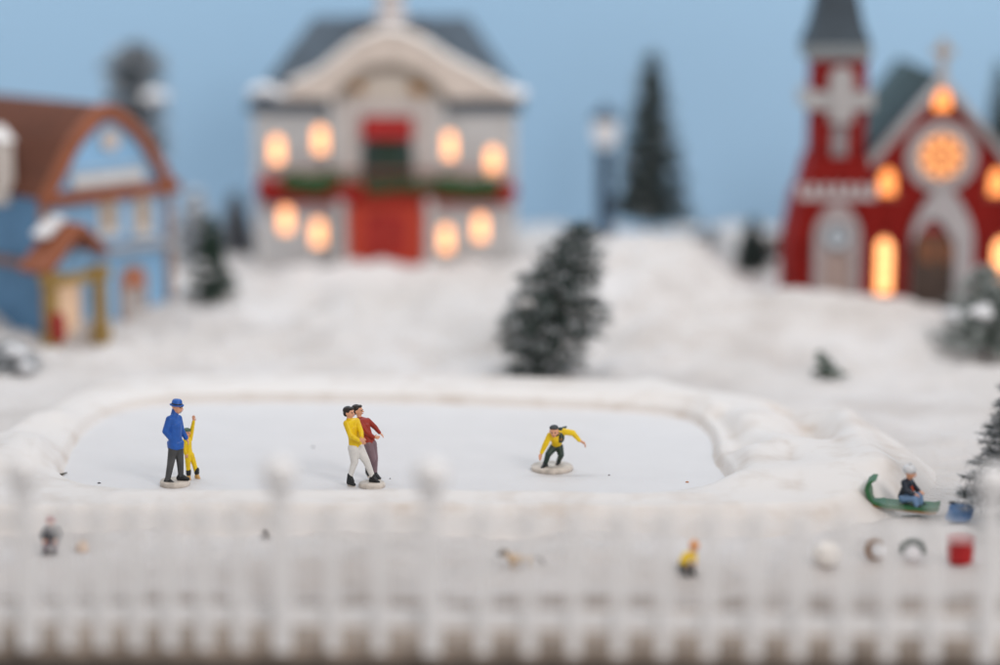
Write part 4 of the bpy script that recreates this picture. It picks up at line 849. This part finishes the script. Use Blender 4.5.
# ------------------------------------------------ small things lying in the foreground snow (behind the fence)
def ground_pt(x, y):
    z = -0.15
    for _ in range(4): p = gnd(x, y, z); z = sz(p.x, p.y)
    p = gnd(x, y, z); return p
def kid(label, px, top_m, leg_m, cap_m, s=1.0, rz=0.0, bent=False):
    p = ground_pt(*px); t = thing('person', label, 'person', p, rz)
    V = Vector; J = {k: V(v) * s for k, v in dict(hip=(0, .05, .17), waist=(0, .02, .27), chest=(0, -.02, .40), neck=(0, -.03, .48), head=(0, -.05, .60), shL=(-.11, 0, .44), shR=(.11, 0, .44), elL=(-.17, -.06, .33), wrL=(-.12, -.17, .27), elR=(.17, -.06, .33), wrR=(.12, -.17, .27), hpL=(-.07, .03, .15), hpR=(.07, .03, .15), knL=(-.09, -.2, .2), knR=(.09, -.2, .2), anL=(-.09, -.24, .05), anR=(.09, -.24, .05), toL=(-.1, -.34, .03), toR=(.1, -.34, .03)).items()}
    if bent:
        for k in ('chest', 'neck', 'head', 'shL', 'shR', 'elL', 'wrL', 'elR', 'wrR'): J[k] = J[k] + V((.22, 0, -.02)) * s * (J[k].z / s - .2) * 2.6
    fg = Fig.__new__(Fig); fg.J = J; fg.hipw = .1 * s; fg.sc = .8 * s
    hd, M, P = head(J['head'], V((.1, -1, -.1)), V((0, 0, 1)), .22 * s)
    r = lambda *q: limb(J, [(a, ra * s, b, rb * s) for a, ra, b, rb in q])
    bo = solid('body', fg.torso(.8) + hd + r(('neck', .04, 'head', .05), ('shL', .04, 'elL', .035), ('elL', .035, 'wrL', .025), ('shR', .04, 'elR', .035), ('elR', .035, 'wrR', .025), ('hpL', .06, 'knL', .045), ('knL', .045, 'anL', .03), ('hpR', .06, 'knR', .045), ('knR', .045, 'anR', .03)) + hand(J['wrL'], V((.3, -1, -.2)), V((0, 0, -1)), .13 * s) + hand(J['wrR'], V((-.3, -1, -.2)), V((0, 0, -1)), .13 * s), SKIN, t, .009)
    face(bo, P, .22 * s)
    solid('coat', fg.torso(1.1) + r(('shL', .06, 'elL', .055), ('elL', .055, 'wrL', .042), ('shR', .06, 'elR', .055), ('elR', .055, 'wrR', .042)), top_m, t, .011)
    solid('trousers', r(('hpL', .08, 'knL', .062), ('knL', .062, 'anL', .05), ('hpR', .08, 'knR', .062), ('knR', .062, 'anR', .05), ('hpL', .08, 'hpR', .08)), leg_m, t, .011)
    for a, b_ in (('anL', 'toL'), ('anR', 'toR')): shoe(t, J[a], J[b_], INK, .8 * s, name='boot')
    solid('hat', [sph(P(0, -.06, .25), (.115 * s, .12 * s, .085 * s), M), sph(P(0, -.05, .68), .035 * s)], cap_m, t, .01)
    return t
RHAT = paint('hat_red', (0.36, 0.008, 0.01)); NVY = paint('coat_navy', (0.012, 0.02, 0.035))
kid('tiny child sitting in the snow in a red hat and dark coat', (52, 550), NVY, paint('mauve_pants', (0.25, 0.20, 0.23)), RHAT, 1.1)
kid('tiny figure bending low in a yellow coat and black trousers', (684, 573), YEL, INK, paint('hat_orange', (0.80, 0.28, 0.01)), 0.98, rz=.5, bent=True)

# dog
p = ground_pt(522, 566); dg = thing('dog', 'tiny tan dog with dark muzzle standing in the snow behind the fence', 'dog', p - Vector((0, 0, .12))); dg.scale = (.85, .85, .85)
TAN = paint('dog_tan', (0.58, 0.42, 0.27)); V = Vector
hl = [sph(V((-.22, 0, .33)), (.14, .11, .13)) + sph(V((.02, 0, .33)), (.11, .10, .10)), sph(V((.02, 0, .33)), (.11, .1, .1)) + sph(V((.28, 0, .33)), (.11, .1, .11)),
      sph(V((-.28, 0, .38)), .085) + sph(V((-.42, 0, .48)), .07), sph(V((-.46, 0, .5)), (.09, .075, .08)), sph(V((-.5, 0, .48)), .05) + sph(V((-.60, 0, .45)), .035)]
for q in (-1, 1):
    hl += [sph(V((-.25, q * .06, .3)), .06) + sph(V((-.25, q * .07, .14)), .035), sph(V((-.25, q * .07, .14)), .035) + sph(V((-.24, q * .07, .02)), .026), sph(V((-.24, q * .07, .02)), .028) + sph(V((-.29, q * .07, .015)), .022),
           sph(V((.30, q * .06, .3)), .075) + sph(V((.25, q * .07, .18)), .045), sph(V((.25, q * .07, .18)), .04) + sph(V((.34, q * .07, .12)), .026), sph(V((.34, q * .07, .12)), .026) + sph(V((.32, q * .07, .02)), .024), sph(V((.32, q * .07, .02)), .026) + sph(V((.27, q * .07, .015)), .02)]
solid('body', hl, TAN, dg, .01)
for q in (-1, 1): solid('ear', [sph(V((-.43, q * .07, .55)), .03) + sph(V((-.41, q * .09, .46)), .022)], INK, dg, .009)
solid('muzzle', [sph(V((-.545, 0, .475)), .055) + sph(V((-.62, 0, .45)), .04), sph(V((-.5, 0, .55)), (.05, .06, .04))], INK, dg, .009)
solid('tail', [sph(V((.37, 0, .38)), .035) + sph(V((.50, 0, .32)), .03), sph(V((.50, 0, .32)), .03) + sph(V((.55, 0, .22)), .03)], paint('dog_dark', (0.12, 0.10, 0.09)), dg, .009)

# toboggan with rider
p = ground_pt(905, 515); tb = thing('toboggan', 'dark green toboggan with a curled front carrying a rider in blue', 'sled', p, R(-14)); tb.scale = (1.15, 1.15, 1.25); tb.location = p + Vector((-.05, -.2, .17))
GT = paint('sled_green', (0.03, 0.13, 0.05))
pr = [(-.68, .62), (-.78, .55), (-.82, .42), (-.76, .26), (-.62, .14), (-.4, .08), (0, .07), (.6, .07), (.72, .1)]
B().prism([(x, z) for x, z in pr] + [(x + .03 * (1 if z > .2 else 0), z + .07 if z < .2 else z) for x, z in reversed([(a + .07 if z > .2 else a, z) for a, z in pr])], -.28, .28).build('deck', GT, tb, bevel=0.015)
B().tube([(-.72, -.25, .12), (.5, -.25, .035), (.68, -.25, .06)], .03, 8).build('runner', mat('sled_wood', (0.3, 0.16, 0.07), 0.5), tb, True)
B().tube([(-.72, .25, .12), (.5, .25, .035), (.68, .25, .06)], .03, 8).build('runner', MATS['sled_wood'], tb, True)
k = kid('child in navy coat, pale blue trousers and white hat riding the green toboggan', (909, 508), NVY, paint('pale_blue', (0.16, 0.27, 0.45)), paint('hat_white', (0.65, 0.66, 0.68)), 1.4, rz=R(58)); k.location = p + Vector((-.02, -.2, .27))
solid('scarf', [sph(V((0, -.06, .50)), (.085, .085, .035)), sph(V((.06, -.1, .50)), .03) + sph(V((.08, -.14, .38)), .025)], paint('scarf_red', (0.6, 0.09, 0.03)), k, .01)
# blue sack
p = ground_pt(960, 522); sk = thing('sack', 'small rounded blue sack lying in the snow beside the flocked tree', 'sack', p)
solid('bag', [sph(V((0, 0, .2)), (.30, .22, .24)) + sph(V((-.06, 0, .1)), (.3, .24, .1)), sph(V((.18, 0, .3)), (.14, .14, .14)), sph(V((-.14, .02, .34)), (.14, .12, .12))], paint('sack_blue', (0.05, 0.15, 0.36), col2=(0.15, 0.24, 0.4), scale=3), sk, .014)
B().tube([V((-.2 + .07 * math.cos(a * PI / 6), .02 + .07 * math.sin(a * PI / 6), .47)) for a in range(12)], .018, 6, True).build('cord', INK, sk, True)
# red tub
p = ground_pt(960, 563); rt = thing('tub', 'small round red tub standing in the snow behind the fence', 'tub', p)
B().lathe([(.24, 0), (.27, .05), (.29, .3), (.28, .5), (.30, .52), (.30, .57), (.26, .57), (.25, .48), (.02, .47)], seg=28).build('body', paint('tub_red', (0.42, 0.01, 0.012)), rt, True)
B().tube([V((.29 * math.cos(a * PI / 12), 0, .5 + .0 + .12 * math.sin(a * PI / 12))) for a in range(13)], .018, 6).build('handle', REDP, rt, True)
# tan C ring, green arch wreath, snowball
p = ground_pt(876, 560); rg = thing('basket', 'tiny tan wicker ring basket full of snow, left of the dark green wreath', 'basket', p, R(-20))
B().tube([V((.20 * math.cos(a), -.02, .24 + .20 * math.sin(a))) for a in [R(50 + 26 * k_) for k_ in range(11)]], [.03 + .035 * math.sin(k_ / 10 * PI) for k_ in range(11)], 10).build('rim', paint('wicker', (0.24, 0.12, 0.05)), rg, True)
B().ball((0.03, .02, .2), (.17, .13, .16)).build('snow_fill', CLUMP, rg, True)
p = ground_pt(912, 560); wg = thing('wreath', 'tiny dark green wreath half buried in snow, right of the tan basket', 'wreath', p)
bb = B(); rn = random.Random(3)
for k_ in range(30):
    a = PI * k_ / 29; bb.ball((.24 * math.cos(a) + rn.uniform(-.02, .02), rn.uniform(-.03, .03), .2 + .22 * math.sin(a) + rn.uniform(-.02, .02)), rn.uniform(.04, .07), 7, 5)
bb.build('leaves', paint('wreath_green', (0.03, 0.06, 0.05)), wg, True)
B().ball((0, .0, .16), (.22, .1, .18)).build('snow_fill', CLUMP, wg, True)
p = ground_pt(826, 566); sb = B(Matrix.Translation(p)); sb.ball((0, 0, .26), (.31, .3, .29), 24, 16); sb = sb.build('snowball', mat('snowball', (0.80, 0.76, 0.72), 0.9, 0.06, 4, 0.5, 12), None, True); tag(sb, 'large cream white snowball behind the fence', 'snowball')
p = ground_pt(82, 552); ps = B(Matrix.Translation(p)); ps.ball((0, 0, .08), (.15, .14, .16), 16, 12).ball((.05, .02, .2), .07); ps = ps.build('bundle', paint('peach', (0.68, 0.54, 0.44)), None, True); tag(ps, 'small pale peach bundle in the snow beside the child in the red hat', 'bundle')
# twig and flecks
a = ground_pt(252, 520) + V((0, 0, .12)); b_ = ground_pt(268, 541) + V((0, 0, .12)); c_ = ground_pt(270, 530) + V((0, 0, .08))
tg = B().tube([a, (a + b_) / 2 + V((0, 0, .05)), b_], [.06, .08, .04], 8).build('twig', mat('twig', (0.22, 0.19, 0.17), 0.8, 0.3), None, True); tag(tg, 'short grey twig lying on the snow in front of the pond', 'twig')
a = gnd(54, 478.5, .03); b_ = gnd(67, 472.5, .03)
tg = B().tube([a, (a + b_) / 2 + V((0, 0, .02)), b_], [.028, .035, .012], 8).build('twig', mat('twig_dark', (0.08, 0.07, 0.05), 0.8, 0.3), None, True); tag(tg, 'dark sliver of twig in the crease at the left end of the pond', 'twig')
FL = [((99, 483), .04, (0.10, 0.10, 0.11), 'dark crumb on the ice at the left end of the pond'), ((687, 482), .042, (0.5, 0.22, 0.10), 'orange brown crumb on the ice near the right end of the pond'),
      ((609, 475), .025, (0.12, 0.09, 0.08), 'tiny dark crumb on the ice right of the speed skater'), ((390, 478.5), .02, (0.04, 0.03, 0.03), 'tiny black crumb on the ice right of the couple'),
      ((684, 491), .022, (0.05, 0.05, 0.06), 'tiny black crumb at the near right edge of the ice'), ((313, 447), .04, (0.3, 0.28, 0.28), 'grey crumb on the ice left of the couple'), ((690, 503), .05, (0.3, 0.2, 0.12), 'brown crumb on the near bank right of the ice')]
for (x, y), r_, col, lb in FL:
    p = gnd(x, y, 0.012) if y < 495 else gnd(x, y, .19); q = B(Matrix.Translation(p)); q.ball((0, 0, 0), (r_, r_ * .8, r_ * .5), 8, 6).ball((r_ * .6, 0, 0), (r_ * .6, r_ * .5, r_ * .4), 8, 6)
    tag(q.build('crumb', mat('crumb_%d_%d' % (x, y), col, 0.8), None, True), lb, 'crumb', 'crumbs on the pond')
